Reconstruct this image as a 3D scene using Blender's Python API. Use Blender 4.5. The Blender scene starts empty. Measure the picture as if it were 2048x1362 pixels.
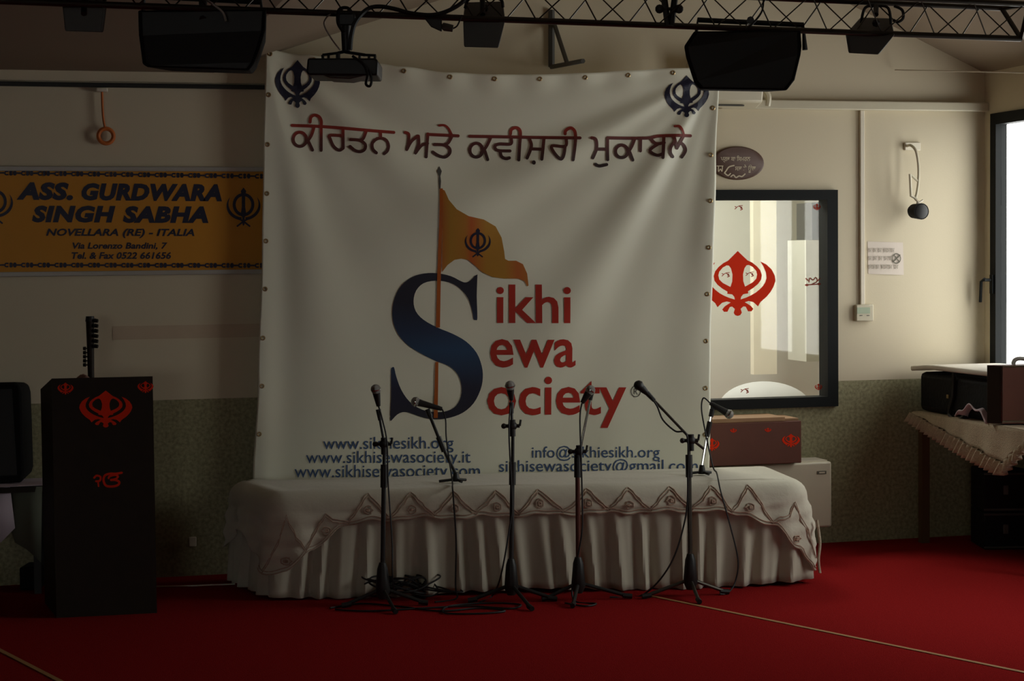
import bpy, bmesh, math, random
from mathutils import Vector, Matrix, Euler
from mathutils.geometry import tessellate_polygon
random.seed(7)
V = Vector
SC = bpy.context.scene
COL = SC.collection

# ------------------------------------------------------------------ camera
W, H, F = 2048, 1362, 3700.0
EYE = V((0.0, -9.83, 1.65))
YAW, PITCH, ROLL = math.radians(14.6), math.radians(-2.49), -0.010
ROT = (Matrix.Rotation(-YAW, 3, 'Z') @ Matrix.Rotation(math.pi / 2 + PITCH, 3, 'X') @ Matrix.Rotation(ROLL, 3, 'Z'))
cd = bpy.data.cameras.new('camera')
cd.sensor_width = 36.0
cd.lens = F / W * 36.0
cd.clip_start, cd.clip_end = 0.05, 200
co = bpy.data.objects.new('camera', cd)
co.matrix_world = Matrix.Translation(EYE) @ ROT.to_4x4()
COL.objects.link(co)
SC.camera = co

# ------------------------------------------------------------------ light and exposure
SC.view_settings.view_transform = 'Standard'
SC.view_settings.look = 'None'
SC.view_settings.exposure = 0.0
SC.view_settings.gamma = 1.0
SC.view_settings.use_curve_mapping = False
SC.cycles.max_bounces = 10
SC.cycles.diffuse_bounces = 6
SC.cycles.sample_clamp_indirect = 4.0
SC.cycles.caustics_reflective = False
SC.cycles.caustics_refractive = False
SC.cycles.use_denoising = True
wd = bpy.data.worlds.new('daylight')
SC.world = wd
wd.use_nodes = True
bg = wd.node_tree.nodes['Background']
bg.inputs[0].default_value = (1.0, 1.0, 0.99, 1)
bg.inputs[1].default_value = 6.9

# ------------------------------------------------------------------ pixel of the photograph -> point in the room
def ray(px, py):
    return ROT @ V(((px - W / 2) / F, -(py - H / 2) / F, -1.0))
def onY(px, py, y):
    d = ray(px, py); return EYE + d * ((y - EYE.y) / d.y)
def onZ(px, py, z=0.0):
    d = ray(px, py); return EYE + d * ((z - EYE.z) / d.z)
def onX(px, py, x):
    d = ray(px, py); return EYE + d * ((x - EYE.x) / d.x)
def P(px, py, dep):
    return EYE + ray(px, py) * dep
def onPl(px, py, p0, n):
    d = ray(px, py); return EYE + d * ((p0 - EYE).dot(n) / d.dot(n))
AX = ROT @ V((0, 0, -1))
FWD = V((AX.x, AX.y, 0)).normalized()
RGT = V((FWD.y, -FWD.x, 0))
UP = V((0, 0, 1))
def depth(p):
    return (p - EYE).dot(AX)

# ------------------------------------------------------------------ materials
def mat(name, rgb, rough=0.6, metal=0.0, var=0.06, scale=8.0, bump=0.0, bscale=60.0, spec=0.4, sheen=0.0, trans=0.0):
    m = bpy.data.materials.new(name)
    m.use_nodes = True
    nt = m.node_tree
    b = nt.nodes['Principled BSDF']
    b.inputs['Roughness'].default_value = rough
    b.inputs['Metallic'].default_value = metal
    b.inputs['Specular IOR Level'].default_value = spec
    if sheen: b.inputs['Sheen Weight'].default_value = sheen
    tc = nt.nodes.new('ShaderNodeTexCoord')
    no = nt.nodes.new('ShaderNodeTexNoise')
    no.inputs['Scale'].default_value = scale
    no.inputs['Detail'].default_value = 4
    nt.links.new(tc.outputs['Object'], no.inputs['Vector'])
    mx = nt.nodes.new('ShaderNodeMix'); mx.data_type = 'RGBA'
    mx.inputs[6].default_value = tuple(max(0, c * (1 - var)) for c in rgb) + (1,)
    mx.inputs[7].default_value = tuple(min(1, c * (1 + var)) for c in rgb) + (1,)
    nt.links.new(no.outputs['Fac'], mx.inputs[0])
    nt.links.new(mx.outputs[2], b.inputs['Base Color'])
    if bump:
        n2 = nt.nodes.new('ShaderNodeTexNoise'); n2.inputs['Scale'].default_value = bscale; n2.inputs['Detail'].default_value = 5
        nt.links.new(tc.outputs['Object'], n2.inputs['Vector'])
        bp = nt.nodes.new('ShaderNodeBump'); bp.inputs['Strength'].default_value = bump; bp.inputs['Distance'].default_value = 0.02
        nt.links.new(n2.outputs['Fac'], bp.inputs['Height'])
        nt.links.new(bp.outputs['Normal'], b.inputs['Normal'])
    return m
def ramp_mat(name, axis, stops, rough=0.6, lo=0.0, hi=1.0):
    """printed colour that runs along one object axis between lo and hi"""
    m = bpy.data.materials.new(name); m.use_nodes = True
    nt = m.node_tree; b = nt.nodes['Principled BSDF']; b.inputs['Roughness'].default_value = rough
    tc = nt.nodes.new('ShaderNodeTexCoord'); sp = nt.nodes.new('ShaderNodeSeparateXYZ')
    nt.links.new(tc.outputs['Object'], sp.inputs[0])
    mr = nt.nodes.new('ShaderNodeMapRange'); mr.inputs[1].default_value = lo; mr.inputs[2].default_value = hi
    nt.links.new(sp.outputs[axis], mr.inputs[0])
    cr = nt.nodes.new('ShaderNodeValToRGB'); e = cr.color_ramp.elements
    while len(e) < len(stops): e.new(0.5)
    for i, (p, c) in enumerate(stops): e[i].position = p; e[i].color = tuple(c) + (1,)
    nt.links.new(mr.outputs[0], cr.inputs[0]); nt.links.new(cr.outputs[0], b.inputs['Base Color'])
    return m
def glass_mat(name, tint, refl):
    m = bpy.data.materials.new(name); m.use_nodes = True
    nt = m.node_tree; nt.nodes.clear()
    out = nt.nodes.new('ShaderNodeOutputMaterial'); t = nt.nodes.new('ShaderNodeBsdfTransparent'); g = nt.nodes.new('ShaderNodeBsdfGlossy')
    t.inputs[0].default_value = tint + (1,); g.inputs['Roughness'].default_value = 0.02
    lw = nt.nodes.new('ShaderNodeLayerWeight'); lw.inputs[0].default_value = 0.5
    pw = nt.nodes.new('ShaderNodeMath'); pw.operation = 'POWER'; pw.inputs[1].default_value = 5.0
    fr = nt.nodes.new('ShaderNodeMath'); fr.operation = 'MULTIPLY_ADD'; fr.inputs[1].default_value = 0.9; fr.inputs[2].default_value = refl
    nt.links.new(lw.outputs['Facing'], pw.inputs[0]); nt.links.new(pw.outputs[0], fr.inputs[0])
    mx = nt.nodes.new('ShaderNodeMixShader')
    nt.links.new(fr.outputs[0], mx.inputs[0]); nt.links.new(t.outputs[0], mx.inputs[1]); nt.links.new(g.outputs[0], mx.inputs[2])
    nt.links.new(mx.outputs[0], out.inputs[0])
    return m

DADO_Z = onY(1740, 760, 0).z
def wall_mat():
    m = mat('painted_wall', (0.60, 0.525, 0.375), 0.7, var=0.03, scale=1.5, bump=0.03, bscale=120)
    nt = m.node_tree; b = nt.nodes['Principled BSDF']
    src = b.inputs['Base Color'].links[0].from_socket
    geo = nt.nodes.new('ShaderNodeNewGeometry'); sp = nt.nodes.new('ShaderNodeSeparateXYZ')
    nt.links.new(geo.outputs['Position'], sp.inputs[0])
    lt = nt.nodes.new('ShaderNodeMath'); lt.operation = 'LESS_THAN'; lt.inputs[1].default_value = DADO_Z
    nt.links.new(sp.outputs[2], lt.inputs[0])
    n = nt.nodes.new('ShaderNodeTexNoise'); n.inputs['Scale'].default_value = 55; n.inputs['Detail'].default_value = 6
    nt.links.new(geo.outputs['Position'], n.inputs['Vector'])
    cr = nt.nodes.new('ShaderNodeValToRGB')
    cr.color_ramp.elements[0].position = 0.35; cr.color_ramp.elements[0].color = (0.20, 0.185, 0.10, 1)
    cr.color_ramp.elements[1].position = 0.7; cr.color_ramp.elements[1].color = (0.36, 0.335, 0.19, 1)
    nt.links.new(n.outputs['Fac'], cr.inputs[0])
    mx = nt.nodes.new('ShaderNodeMix'); mx.data_type = 'RGBA'
    nt.links.new(lt.outputs[0], mx.inputs[0]); nt.links.new(src, mx.inputs[6]); nt.links.new(cr.outputs[0], mx.inputs[7])
    nt.links.new(mx.outputs[2], b.inputs['Base Color'])
    return m

M = dict(
    wall=wall_mat(),
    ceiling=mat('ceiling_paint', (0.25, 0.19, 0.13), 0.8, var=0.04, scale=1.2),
    carpet=mat('red_carpet', (0.28, 0.015, 0.015), 0.95, var=0.25, scale=90, bump=0.5, bscale=260, spec=0.0),
    tape=mat('seam_tape', (0.40, 0.20, 0.07), 0.7),
    dim=mat('low_bounce_dark', (0.10, 0.075, 0.05), 0.7),  # unseen hall walls, darkened to cut bounced light
    room=mat('white_room_paint', (0.66, 0.665, 0.61), 0.7, var=0.02),
    frame=mat('black_frame', (0.005, 0.006, 0.006), 0.6, spec=0.15),
    white=mat('white_plastic', (0.68, 0.62, 0.50), 0.45),
    cream=mat('cream_enamel', (0.55, 0.50, 0.37), 0.4),
    vinyl=mat('vinyl_sheet', (0.82, 0.82, 0.66), 0.42, var=0.02, scale=2, spec=0.5),
    eyelet=mat('brass_eyelet', (0.45, 0.33, 0.16), 0.35, metal=0.9),
    navy=mat('navy_print', (0.012, 0.013, 0.035), 0.45),
    red=mat('red_print', (0.42, 0.022, 0.008), 0.5),
    blue=mat('blue_print', (0.05, 0.10, 0.22), 0.5),
    sticker=mat('red_sticker', (0.70, 0.028, 0.003), 0.6, spec=.1),
    marks=mat('faint_red_marks', (0.40, 0.06, 0.035), 0.6),
    yellow=mat('amber_panel', (0.56, 0.24, 0.014), 0.5, var=0.05),
    alu=mat('dull_aluminium', (0.42, 0.40, 0.36), 0.5, metal=0.5),
    black=mat('black_paint', (0.010, 0.010, 0.009), 0.5),
    cabinet=mat('speaker_carpet', (0.006, 0.006, 0.006), 0.85, bump=0.3, bscale=300, spec=0.2),
    cable=mat('black_rubber', (0.008, 0.008, 0.008), 0.6),
    steel=mat('truss_steel', (0.075, 0.068, 0.055), 0.35, metal=0.8),
    chrome=mat('chrome_tube', (0.55, 0.55, 0.52), 0.18, metal=1.0),
    grille=mat('mic_grille', (0.28, 0.27, 0.25), 0.35, metal=0.9, bump=0.6, bscale=700),
    grey=mat('grey_lamp_metal', (0.075, 0.072, 0.062), 0.55),
    wood=mat('dark_veneer', (0.018, 0.011, 0.006), 0.6, spec=.2, var=0.25, scale=14),
    box=mat('brown_box', (0.105, 0.030, 0.015), 0.6, var=0.15, scale=10),
    tan=mat('tan_wood', (0.30, 0.17, 0.08), 0.6, var=0.2, scale=16),
    leg=mat('table_leg_wood', (0.10, 0.055, 0.025), 0.5, var=0.2),
    cloth=mat('white_cotton', (0.60, 0.57, 0.46), 0.9, var=0.05, scale=5, bump=0.15, bscale=30, spec=0.1, sheen=0.2),
    skirt=mat('white_skirt', (0.50, 0.47, 0.37), 0.85, var=0.05, scale=5, spec=0.2, sheen=0.2),
    stitch=mat('pink_brown_thread', (0.42, 0.30, 0.22), 0.9, var=0.5, scale=60),
    lilac=mat('lilac_cloth', (0.62, 0.52, 0.58), 0.9),
    lace=mat('cream_lace', (0.50, 0.42, 0.30), 0.9, var=0.2, scale=60, bump=0.4, bscale=140),
    bag=mat('black_bag', (0.007, 0.007, 0.008), 0.75, bump=0.2, bscale=40, spec=0.2),
    orange=mat('orange_cord', (0.50, 0.13, 0.02), 0.6),
    plaque=mat('brown_plaque', (0.085, 0.040, 0.026), 0.5, var=0.2),
    ivory=mat('ivory_letters', (0.55, 0.47, 0.33), 0.6),
    paper=mat('white_paper', (0.66, 0.58, 0.50), 0.8),
    ink=mat('grey_ink', (0.36, 0.32, 0.26), 0.8),
    darkink=mat('dark_ink', (0.12, 0.11, 0.08), 0.8),
    lcd=mat('pale_green_display', (0.36, 0.42, 0.30), 0.3),
    stain=mat('wall_stain', (0.52, 0.41, 0.29), 0.75, var=0.1),
    pane=glass_mat('window_pane', (0.98, 0.985, 0.97), 0.03),
)

# ------------------------------------------------------------------ mesh builder
class MB:
    def __init__(s): s.v = []; s.f = []
    def add(s, vs, fs):
        n = len(s.v); s.v += [V(p) for p in vs]; s.f += [tuple(i + n for i in f) for f in fs]; return s
    def hexa(s, a, b):   # two quads, bottom a / top b, same order
        return s.add(list(a) + list(b), [(3, 2, 1, 0), (4, 5, 6, 7), (0, 1, 5, 4), (1, 2, 6, 5), (2, 3, 7, 6), (3, 0, 4, 7)])
    def box(s, lo, hi):
        x0, y0, z0 = lo; x1, y1, z1 = hi
        return s.hexa([(x0, y0, z0), (x1, y0, z0), (x1, y1, z0), (x0, y1, z0)], [(x0, y0, z1), (x1, y0, z1), (x1, y1, z1), (x0, y1, z1)])
    def obox(s, c, ux, uy, uz):   # centre and three half vectors
        c, ux, uy, uz = V(c), V(ux), V(uy), V(uz)
        q = [c - ux - uy, c + ux - uy, c + ux + uy, c - ux + uy]
        return s.hexa([p - uz for p in q], [p + uz for p in q])
    def prism(s, poly, off, shrink=1.0):
        n = len(poly); c = sum((V(p) for p in poly), V()) / n
        b = [c + (V(p) - c) * shrink + V(off) for p in poly]
        return s.add(list(poly) + b, [tuple(range(n)), tuple(range(2 * n - 1, n - 1, -1))] + [(i, i + n, (i + 1) % n + n, (i + 1) % n) for i in range(n)])
    def tube(s, pts, r, n=8, closed=False, cap=True):
        pts = [V(p) for p in pts]; m = len(pts)
        rs = r if isinstance(r, (list, tuple)) else [r] * m
        base = len(s.v); prev = None
        for i, p in enumerate(pts):
            a = pts[i - 1] if (i or closed) else pts[0]; b = pts[(i + 1) % m] if (i < m - 1 or closed) else pts[-1]
            t = (b - a).normalized() if (b - a).length > 1e-9 else V((0, 0, 1))
            if prev is None:
                u = t.cross(V((0, 0, 1)));  u = u if u.length > 1e-3 else t.cross(V((0, 1, 0)))
            else:
                u = prev - t * prev.dot(t)
                if u.length < 1e-6: u = t.cross(V((1, 0, 0)))
            u.normalize(); w = t.cross(u); prev = u
            for k in range(n):
                an = 2 * math.pi * k / n
                s.v.append(p + (u * math.cos(an) + w * math.sin(an)) * rs[i])
        for i in range(m if closed else m - 1):
            for k in range(n):
                j = (i + 1) % m
                s.f.append((base + i * n + k, base + i * n + (k + 1) % n, base + j * n + (k + 1) % n, base + j * n + k))
        if cap and not closed:
            s.f.append(tuple(base + k for k in range(n - 1, -1, -1))); s.f.append(tuple(base + (m - 1) * n + k for k in range(n)))
        return s
    def ball(s, c, r, n=12, sc=(1, 1, 1), half=False):
        c = V(c); base = len(s.v); m = n // 2; top = m
        for i in range(m + 1):
            th = math.pi * i / m * (0.5 if half else 1)
            for k in range(n):
                a = 2 * math.pi * k / n
                s.v.append(c + V((r * sc[0] * math.sin(th) * math.cos(a), r * sc[1] * math.sin(th) * math.sin(a), r * sc[2] * math.cos(th))))
        for i in range(m):
            for k in range(n):
                s.f.append((base + i * n + k, base + (i + 1) * n + k, base + (i + 1) * n + (k + 1) % n, base + i * n + (k + 1) % n))
        return s
    def grid(s, fn, us, vs, wrap=False):
        base = len(s.v); nu, nv = len(us), len(vs)
        for u in us:
            for v in vs: s.v.append(V(fn(u, v)))
        for i in range(nu if wrap else nu - 1):
            for j in range(nv - 1):
                a = (i + 1) % nu
                s.f.append((base + i * nv + j, base + a * nv + j, base + a * nv + j + 1, base + i * nv + j + 1))
        return s
    def build(s, name, m, parent=None, smooth=True, bevel=0.0, loc=None, solid=0.0, weld=True):
        o0 = ORG.get(parent.name, V()) if parent else (V(loc) if loc is not None else V())
        me = bpy.data.meshes.new(name)
        me.from_pydata([tuple(p - o0) for p in s.v], [], s.f)
        bm = bmesh.new(); bm.from_mesh(me)
        if weld: bmesh.ops.remove_doubles(bm, verts=bm.verts, dist=1e-5)
        bmesh.ops.recalc_face_normals(bm, faces=bm.faces)
        bm.to_mesh(me); bm.free()
        me.materials.append(m)
        if smooth:
            me.shade_smooth(); me.set_sharp_from_angle(angle=math.radians(38))
        o = bpy.data.objects.new(name, me); COL.objects.link(o)
        ORG[o.name] = o0
        if parent: o.parent = parent
        else: o.location = o0
        if solid:
            md = o.modifiers.new('thickness', 'SOLIDIFY'); md.thickness = solid; md.offset = 0
        if bevel:
            md = o.modifiers.new('bevel', 'BEVEL'); md.width = bevel; md.segments = 2; md.limit_method = 'ANGLE'; md.angle_limit = math.radians(35)
        return o
ORG = {}
LB = set()
def tag(o, label, cat, group=None, kind=None):
    o['label'] = label; o['category'] = cat
    if group: o['group'] = group
    if kind: o['kind'] = kind
    return o
def thing(name, loc, label, cat, group=None):
    o = bpy.data.objects.new(name, None); o.location = loc; o.empty_display_size = 0.1; COL.objects.link(o)
    ORG[o.name] = V(loc); return tag(o, label, cat, group)
def struct(o): o['kind'] = 'structure'; return o
def spline(pts, n=8):
    pts = [V(p) for p in pts]; out = []
    for i in range(len(pts) - 1):
        p0, p1, p2, p3 = pts[max(i - 1, 0)], pts[i], pts[i + 1], pts[min(i + 2, len(pts) - 1)]
        for k in range(n):
            t = k / n
            out.append(0.5 * ((2 * p1) + (p2 - p0) * t + (2 * p0 - 5 * p1 + 4 * p2 - p3) * t * t + (3 * p1 - p0 - 3 * p2 + p3) * t ** 3))
    return out + [pts[-1]]
def interp(tab, x):
    if x <= tab[0][0]: return tab[0][1]
    for (a, fa), (b, fb) in zip(tab, tab[1:]):
        if x <= b:
            t = (x - a) / (b - a); t = t * t * (3 - 2 * t); return fa + (fb - fa) * t
    return tab[-1][1]

# ------------------------------------------------------------------ flat print: shapes drawn in one plane, then laid on a surface
class Print:
    def __init__(s): s.v = []; s.f = []; s.layer = 0
    def poly(s, outer, holes=()):
        loops = [[V((x, y, 0)) for x, y in outer]] + [[V((x, y, 0)) for x, y in h] for h in holes]
        tris = tessellate_polygon(loops); fl = [p for l in loops for p in l]; n = len(s.v)
        s.v += [V((p.x, p.y, s.layer)) for p in fl]; s.f += [tuple(i + n for i in t) for t in tris]; s.layer += 1
        return s
    def stroke(s, pts, w, smooth=True, cap=True):
        p3 = [V((x, y, 0)) for x, y in pts]
        if smooth and len(p3) > 2: p3 = spline(p3, 5)
        L = []; R = []
        for i, p in enumerate(p3):
            t = (p3[min(i + 1, len(p3) - 1)] - p3[max(i - 1, 0)]).normalized(); nn = V((-t.y, t.x, 0)) * (w / 2)
            L.append(p + nn); R.append(p - nn)
        if cap:
            t = (p3[1] - p3[0]).normalized(); e = (p3[-1] - p3[-2]).normalized()
            a0 = [p3[0] - t * (w * .5 * math.sin(a)) - V((-t.y, t.x, 0)) * (w * .5 * math.cos(a)) for a in (.5, 1.05, 1.57, 2.1, 2.6)]
            a1 = [p3[-1] + e * (w * .5 * math.sin(a)) + V((-e.y, e.x, 0)) * (w * .5 * math.cos(a)) for a in (.5, 1.05, 1.57, 2.1, 2.6)]
        else: a0 = a1 = []
        n = len(s.v); m = len(L)
        s.v += [V((p.x, p.y, s.layer)) for p in L + R]
        s.f += [(n + i, n + i + 1, n + m + i + 1, n + m + i) for i in range(m - 1)]
        for fan, ends in ((a0, (R[0], L[0])), (a1, (L[-1], R[-1]))):
            if fan:
                q = [ends[0]] + fan + [ends[1]]; k = len(s.v)
                s.v += [V((p.x, p.y, s.layer)) for p in q]; s.f.append(tuple(range(k, k + len(q))))
        s.layer += 1
        return s
    def ellipse(s, cx, cy, rx, ry, n=24, inner=None):
        E = lambda k: [(cx + rx * k * math.cos(2 * math.pi * i / n), cy + ry * k * math.sin(2 * math.pi * i / n)) for i in range(n)]
        if inner is None: return s.poly(E(1))
        a, b = E(1), E(inner); base = len(s.v)
        s.v += [V((x, y, s.layer)) for x, y in a + b]
        s.f += [(base + i, base + (i + 1) % n, base + n + (i + 1) % n, base + n + i) for i in range(n)]; s.layer += 1
        return s
    def text(s, body, quad, off=0.0, shear=0.0):
        """quad: TL, TR, BR, BL of the ink box"""
        c = bpy.data.curves.new('lettering', 'FONT'); c.body = body; c.offset = off; c.shear = shear; c.resolution_u = 3; c.size = 1; c.space_character = 1.0 + max(0.0, off - .025) * 3
        o = bpy.data.objects.new('lettering', c); COL.objects.link(o)
        dg = bpy.context.evaluated_depsgraph_get(); dg.update()
        me = bpy.data.meshes.new_from_object(o.evaluated_get(dg))
        vs = [v.co.copy() for v in me.vertices]; fs = [tuple(p.vertices) for p in me.polygons]
        bpy.data.objects.remove(o); bpy.data.curves.remove(c); bpy.data.meshes.remove(me)
        if not vs: return s
        x0, x1 = min(v.x for v in vs), max(v.x for v in vs); y0, y1 = min(v.y for v in vs), max(v.y for v in vs)
        TL, TR, BR, BL = [V((a, b, 0)) for a, b in quad]; n = len(s.v)
        for v in vs:
            u = (v.x - x0) / (x1 - x0); w = (v.y - y0) / (y1 - y0)
            p = (BL * (1 - u) + BR * u) * (1 - w) + (TL * (1 - u) + TR * u) * w
            s.v.append(V((p.x, p.y, s.layer)))
        s.f += [tuple(i + n for i in f) for f in fs]; s.layer += 1
        return s
    def lay(s, surf, name, m, parent=None, cut=0, lift=None, step=0.00006, loc=None):
        """surf(px,py,h) -> point h above the surface"""
        if lift is None: lift = .004 if cut else .0015
        bm = bmesh.new(); vs = [bm.verts.new(p) for p in s.v]
        for f in s.f:
            try: bm.faces.new([vs[i] for i in f])
            except ValueError: pass
        if cut:
            bmesh.ops.triangulate(bm, faces=bm.faces[:])
            xs = [v.co.x for v in bm.verts]; ys = [v.co.y for v in bm.verts]
            for ax, lo, hi in ((0, min(xs), max(xs)), (1, min(ys), max(ys))):
                k = math.floor(lo / cut) + 1
                while k * cut < hi:
                    no = V((1, 0, 0)) if ax == 0 else V((0, 1, 0))
                    bmesh.ops.bisect_plane(bm, geom=bm.verts[:] + bm.edges[:] + bm.faces[:], plane_co=no * (k * cut), plane_no=no, dist=1e-4)
                    k += 1
        o0 = ORG.get(parent.name, V()) if parent else (V(loc) if loc is not None else V())
        for v in bm.verts: v.co = V(surf(v.co.x, v.co.y, lift + min(v.co.z, 60) * step)) - o0
        for f in bm.faces:
            f.normal_update()
            c = f.calc_center_median() + o0
            if f.normal.dot(EYE - c) < 0: f.normal_flip()
        me = bpy.data.meshes.new(name); bm.to_mesh(me); bm.free(); me.materials.append(m)
        o = bpy.data.objects.new(name, me); COL.objects.link(o); ORG[o.name] = o0
        if parent: o.parent = parent
        else: o.location = o0
        return o

KH = [(475, 105), (640, 265), (720, 305), (800, 368), (860, 440), (885, 520), (872, 600), (820, 670), (740, 735), (650, 790), (655, 825), (570, 838), (535, 880), (525, 925),
      (620, 895), (700, 860), (780, 815), (850, 760), (905, 705), (945, 640), (965, 570), (955, 480), (915, 380), (860, 290), (960, 340), (1050, 425), (1105, 530), (1118, 620), (1085, 720),
      (1040, 800), (970, 885), (860, 980), (820, 1050), (740, 975), (660, 955), (595, 975), (640, 1000), (700, 1040), (740, 1090), (710, 1130), (650, 1130), (610, 1050), (570, 1045), (525, 1085), (545, 1150), (520, 1190), (475, 1205)]
KHOLE = [(665, 345), (730, 380), (790, 450), (805, 510), (790, 580), (730, 640), (600, 710), (570, 620), (565, 500), (590, 400), (625, 350)]
def emblem_bold(pr, cx, cy, w, h, skew=0.0):
    f = lambda p: (cx + (p[0] - 475) / 1286 * w, cy + (p[1] - 655) / 1100 * h + skew * (p[0] - 475) / 1286 * w)
    g = lambda p: f((950 - p[0], p[1]))
    pr.poly([f(p) for p in KH] + [g(p) for p in reversed(KH[1:-1])], [[f(p) for p in KHOLE], [g(p) for p in KHOLE]])
def emblem_fine(pr, cx, cy, w, h):
    X = lambda u: cx + u * w / 2
    Y = lambda v: cy + v * h / 2
    n = 28
    ang = [2 * math.pi * i / n for i in range(n)]
    pr.poly([(X(.64 * math.cos(a)), Y(-.12 + .60 * math.sin(a))) for a in ang], [[(X(.46 * math.cos(a)), Y(-.12 + .44 * math.sin(a))) for a in ang]])
    pr.poly([(X(0), Y(-1)), (X(.16), Y(-.82)), (X(.10), Y(-.6)), (X(.10), Y(0)), (X(.17), Y(.42)), (X(.07), Y(.52)), (X(.06), Y(.9)), (X(0), Y(.97)), (X(-.06), Y(.9)), (X(-.07), Y(.52)), (X(-.17), Y(.42)), (X(-.10), Y(0)), (X(-.10), Y(-.6)), (X(-.16), Y(-.82))])
    for sg in (-1, 1):
        o = []; i_ = []
        for k in range(15):
            a = math.radians(-38 + k * 8.6); o.append((X(sg * 1.0 * math.cos(a)), Y(-.05 + .74 * math.sin(a))))
            i_.append((X(sg * (.99 - .17 * math.sin(min(1, k / 9) * 1.57)) * math.cos(a)), Y(-.05 + (.74 - .15 * math.sin(min(1, k / 9) * 1.57)) * math.sin(a))))
        pr.poly(o + i_[::-1])
        pr.stroke([(X(sg * .28), Y(.60)), (X(0), Y(.74)), (X(-sg * .36), Y(.98))], w * .05)

# ------------------------------------------------------------------ the room
XR = onY(1969, 600, 0).x                      # right corner
XL = -6.5
YB = -19.0                                    # wall behind the camera
WT = 0.18
WR = 0.05
zc = onY(200, 143, 0).z
xk = onY(425, 143, 0).x
zr = onY(1968, 146, 0).z
a_, b_ = onY(530, 103, 0), onY(850, 0, 0)
sl = (b_.z - a_.z) / (b_.x - a_.x)
c_ = onY(1840, 80, 0)
sr = (c_.z - zr) / (XR - c_.x)
xr_ = ((zr + sr * XR) - (zc - sl * xk)) / (sl + sr)
zr_ = zc + sl * (xr_ - xk)
print('room', XR, zc, zr, xk, xr_, zr_, 'dado', DADO_Z)
mb = MB(); mb.box((XL - WR, YB - WR, -0.15), (XR + WR, WT, 0)); struct(mb.build('floor', M['carpet'], smooth=False))
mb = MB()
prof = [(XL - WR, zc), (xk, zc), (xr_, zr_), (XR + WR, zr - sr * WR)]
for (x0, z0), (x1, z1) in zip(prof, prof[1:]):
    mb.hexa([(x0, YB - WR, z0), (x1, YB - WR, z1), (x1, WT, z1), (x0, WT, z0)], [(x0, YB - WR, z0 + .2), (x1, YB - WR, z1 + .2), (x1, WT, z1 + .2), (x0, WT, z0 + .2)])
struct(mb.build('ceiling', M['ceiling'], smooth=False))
ZT = zr_ + 0.1
# inner window opening in the back wall
wr, wt, wb = onY(1672, 600, 0).x, onY(1600, 380, 0).z, onY(1600, 814, 0).z
wl = wr - 1.12
mb = MB()
mb.box((XL - WR, 0, -.1), (wl, WT, ZT)); mb.box((wr, 0, -.1), (XR + WR, WT, ZT)); mb.box((wl, 0, -.1), (wr, WT, wb)); mb.box((wl, 0, wt), (wr, WT, ZT))
struct(mb.build('wall_back', M['wall'], smooth=False, weld=False))
mb = MB(); mb.box((XL - WR, YB, -.1), (XL, 0, zc + .1)); struct(mb.build('wall_left', M['dim'], smooth=False))
fw0, fw1, fz0, fz1 = -6.0, -2.2, .9, 2.4      # unseen window added in the wall behind the camera for frontal fill
mb = MB()
mb.box((XL - WR, YB - WR, -.1), (fw0, YB, ZT)); mb.box((fw1, YB - WR, -.1), (XR + WR, YB, ZT)); mb.box((fw0, YB - WR, -.1), (fw1, YB, fz0)); mb.box((fw0, YB - WR, fz1), (fw1, YB, ZT))
struct(mb.build('wall_front', M['dim'], smooth=False, weld=False))
fr = MB(); t = .06
for lo_, hi_ in (((fw0, fz0), (fw1, fz0 + t)), ((fw0, fz1 - t), (fw1, fz1)), ((fw0, fz0 + t), (fw0 + t, fz1 - t)), ((fw1 - t, fz0 + t), (fw1, fz1 - t))):
    fr.box((lo_[0], YB - .05, lo_[1]), (hi_[0], YB + .012, hi_[1]))
w = struct(fr.build('window_4', M['frame'], smooth=False, weld=False))
MB().box((fw0 + t, YB - .026, fz0 + t), (fw1 - t, YB - .02, fz1 - t)).build('pane', M['pane'], w, smooth=False)
ld = bpy.data.lights.new('daylight_opening', 'AREA'); ld.shape = 'RECTANGLE'; ld.size = fw1 - fw0; ld.size_y = fz1 - fz0; ld.cycles.is_portal = True
lo = bpy.data.objects.new('daylight_opening', ld); lo.location = ((fw0 + fw1) / 2, YB - .075, (fz0 + fz1) / 2); lo.rotation_euler = (math.pi / 2, 0, math.pi); COL.objects.link(lo)
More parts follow.
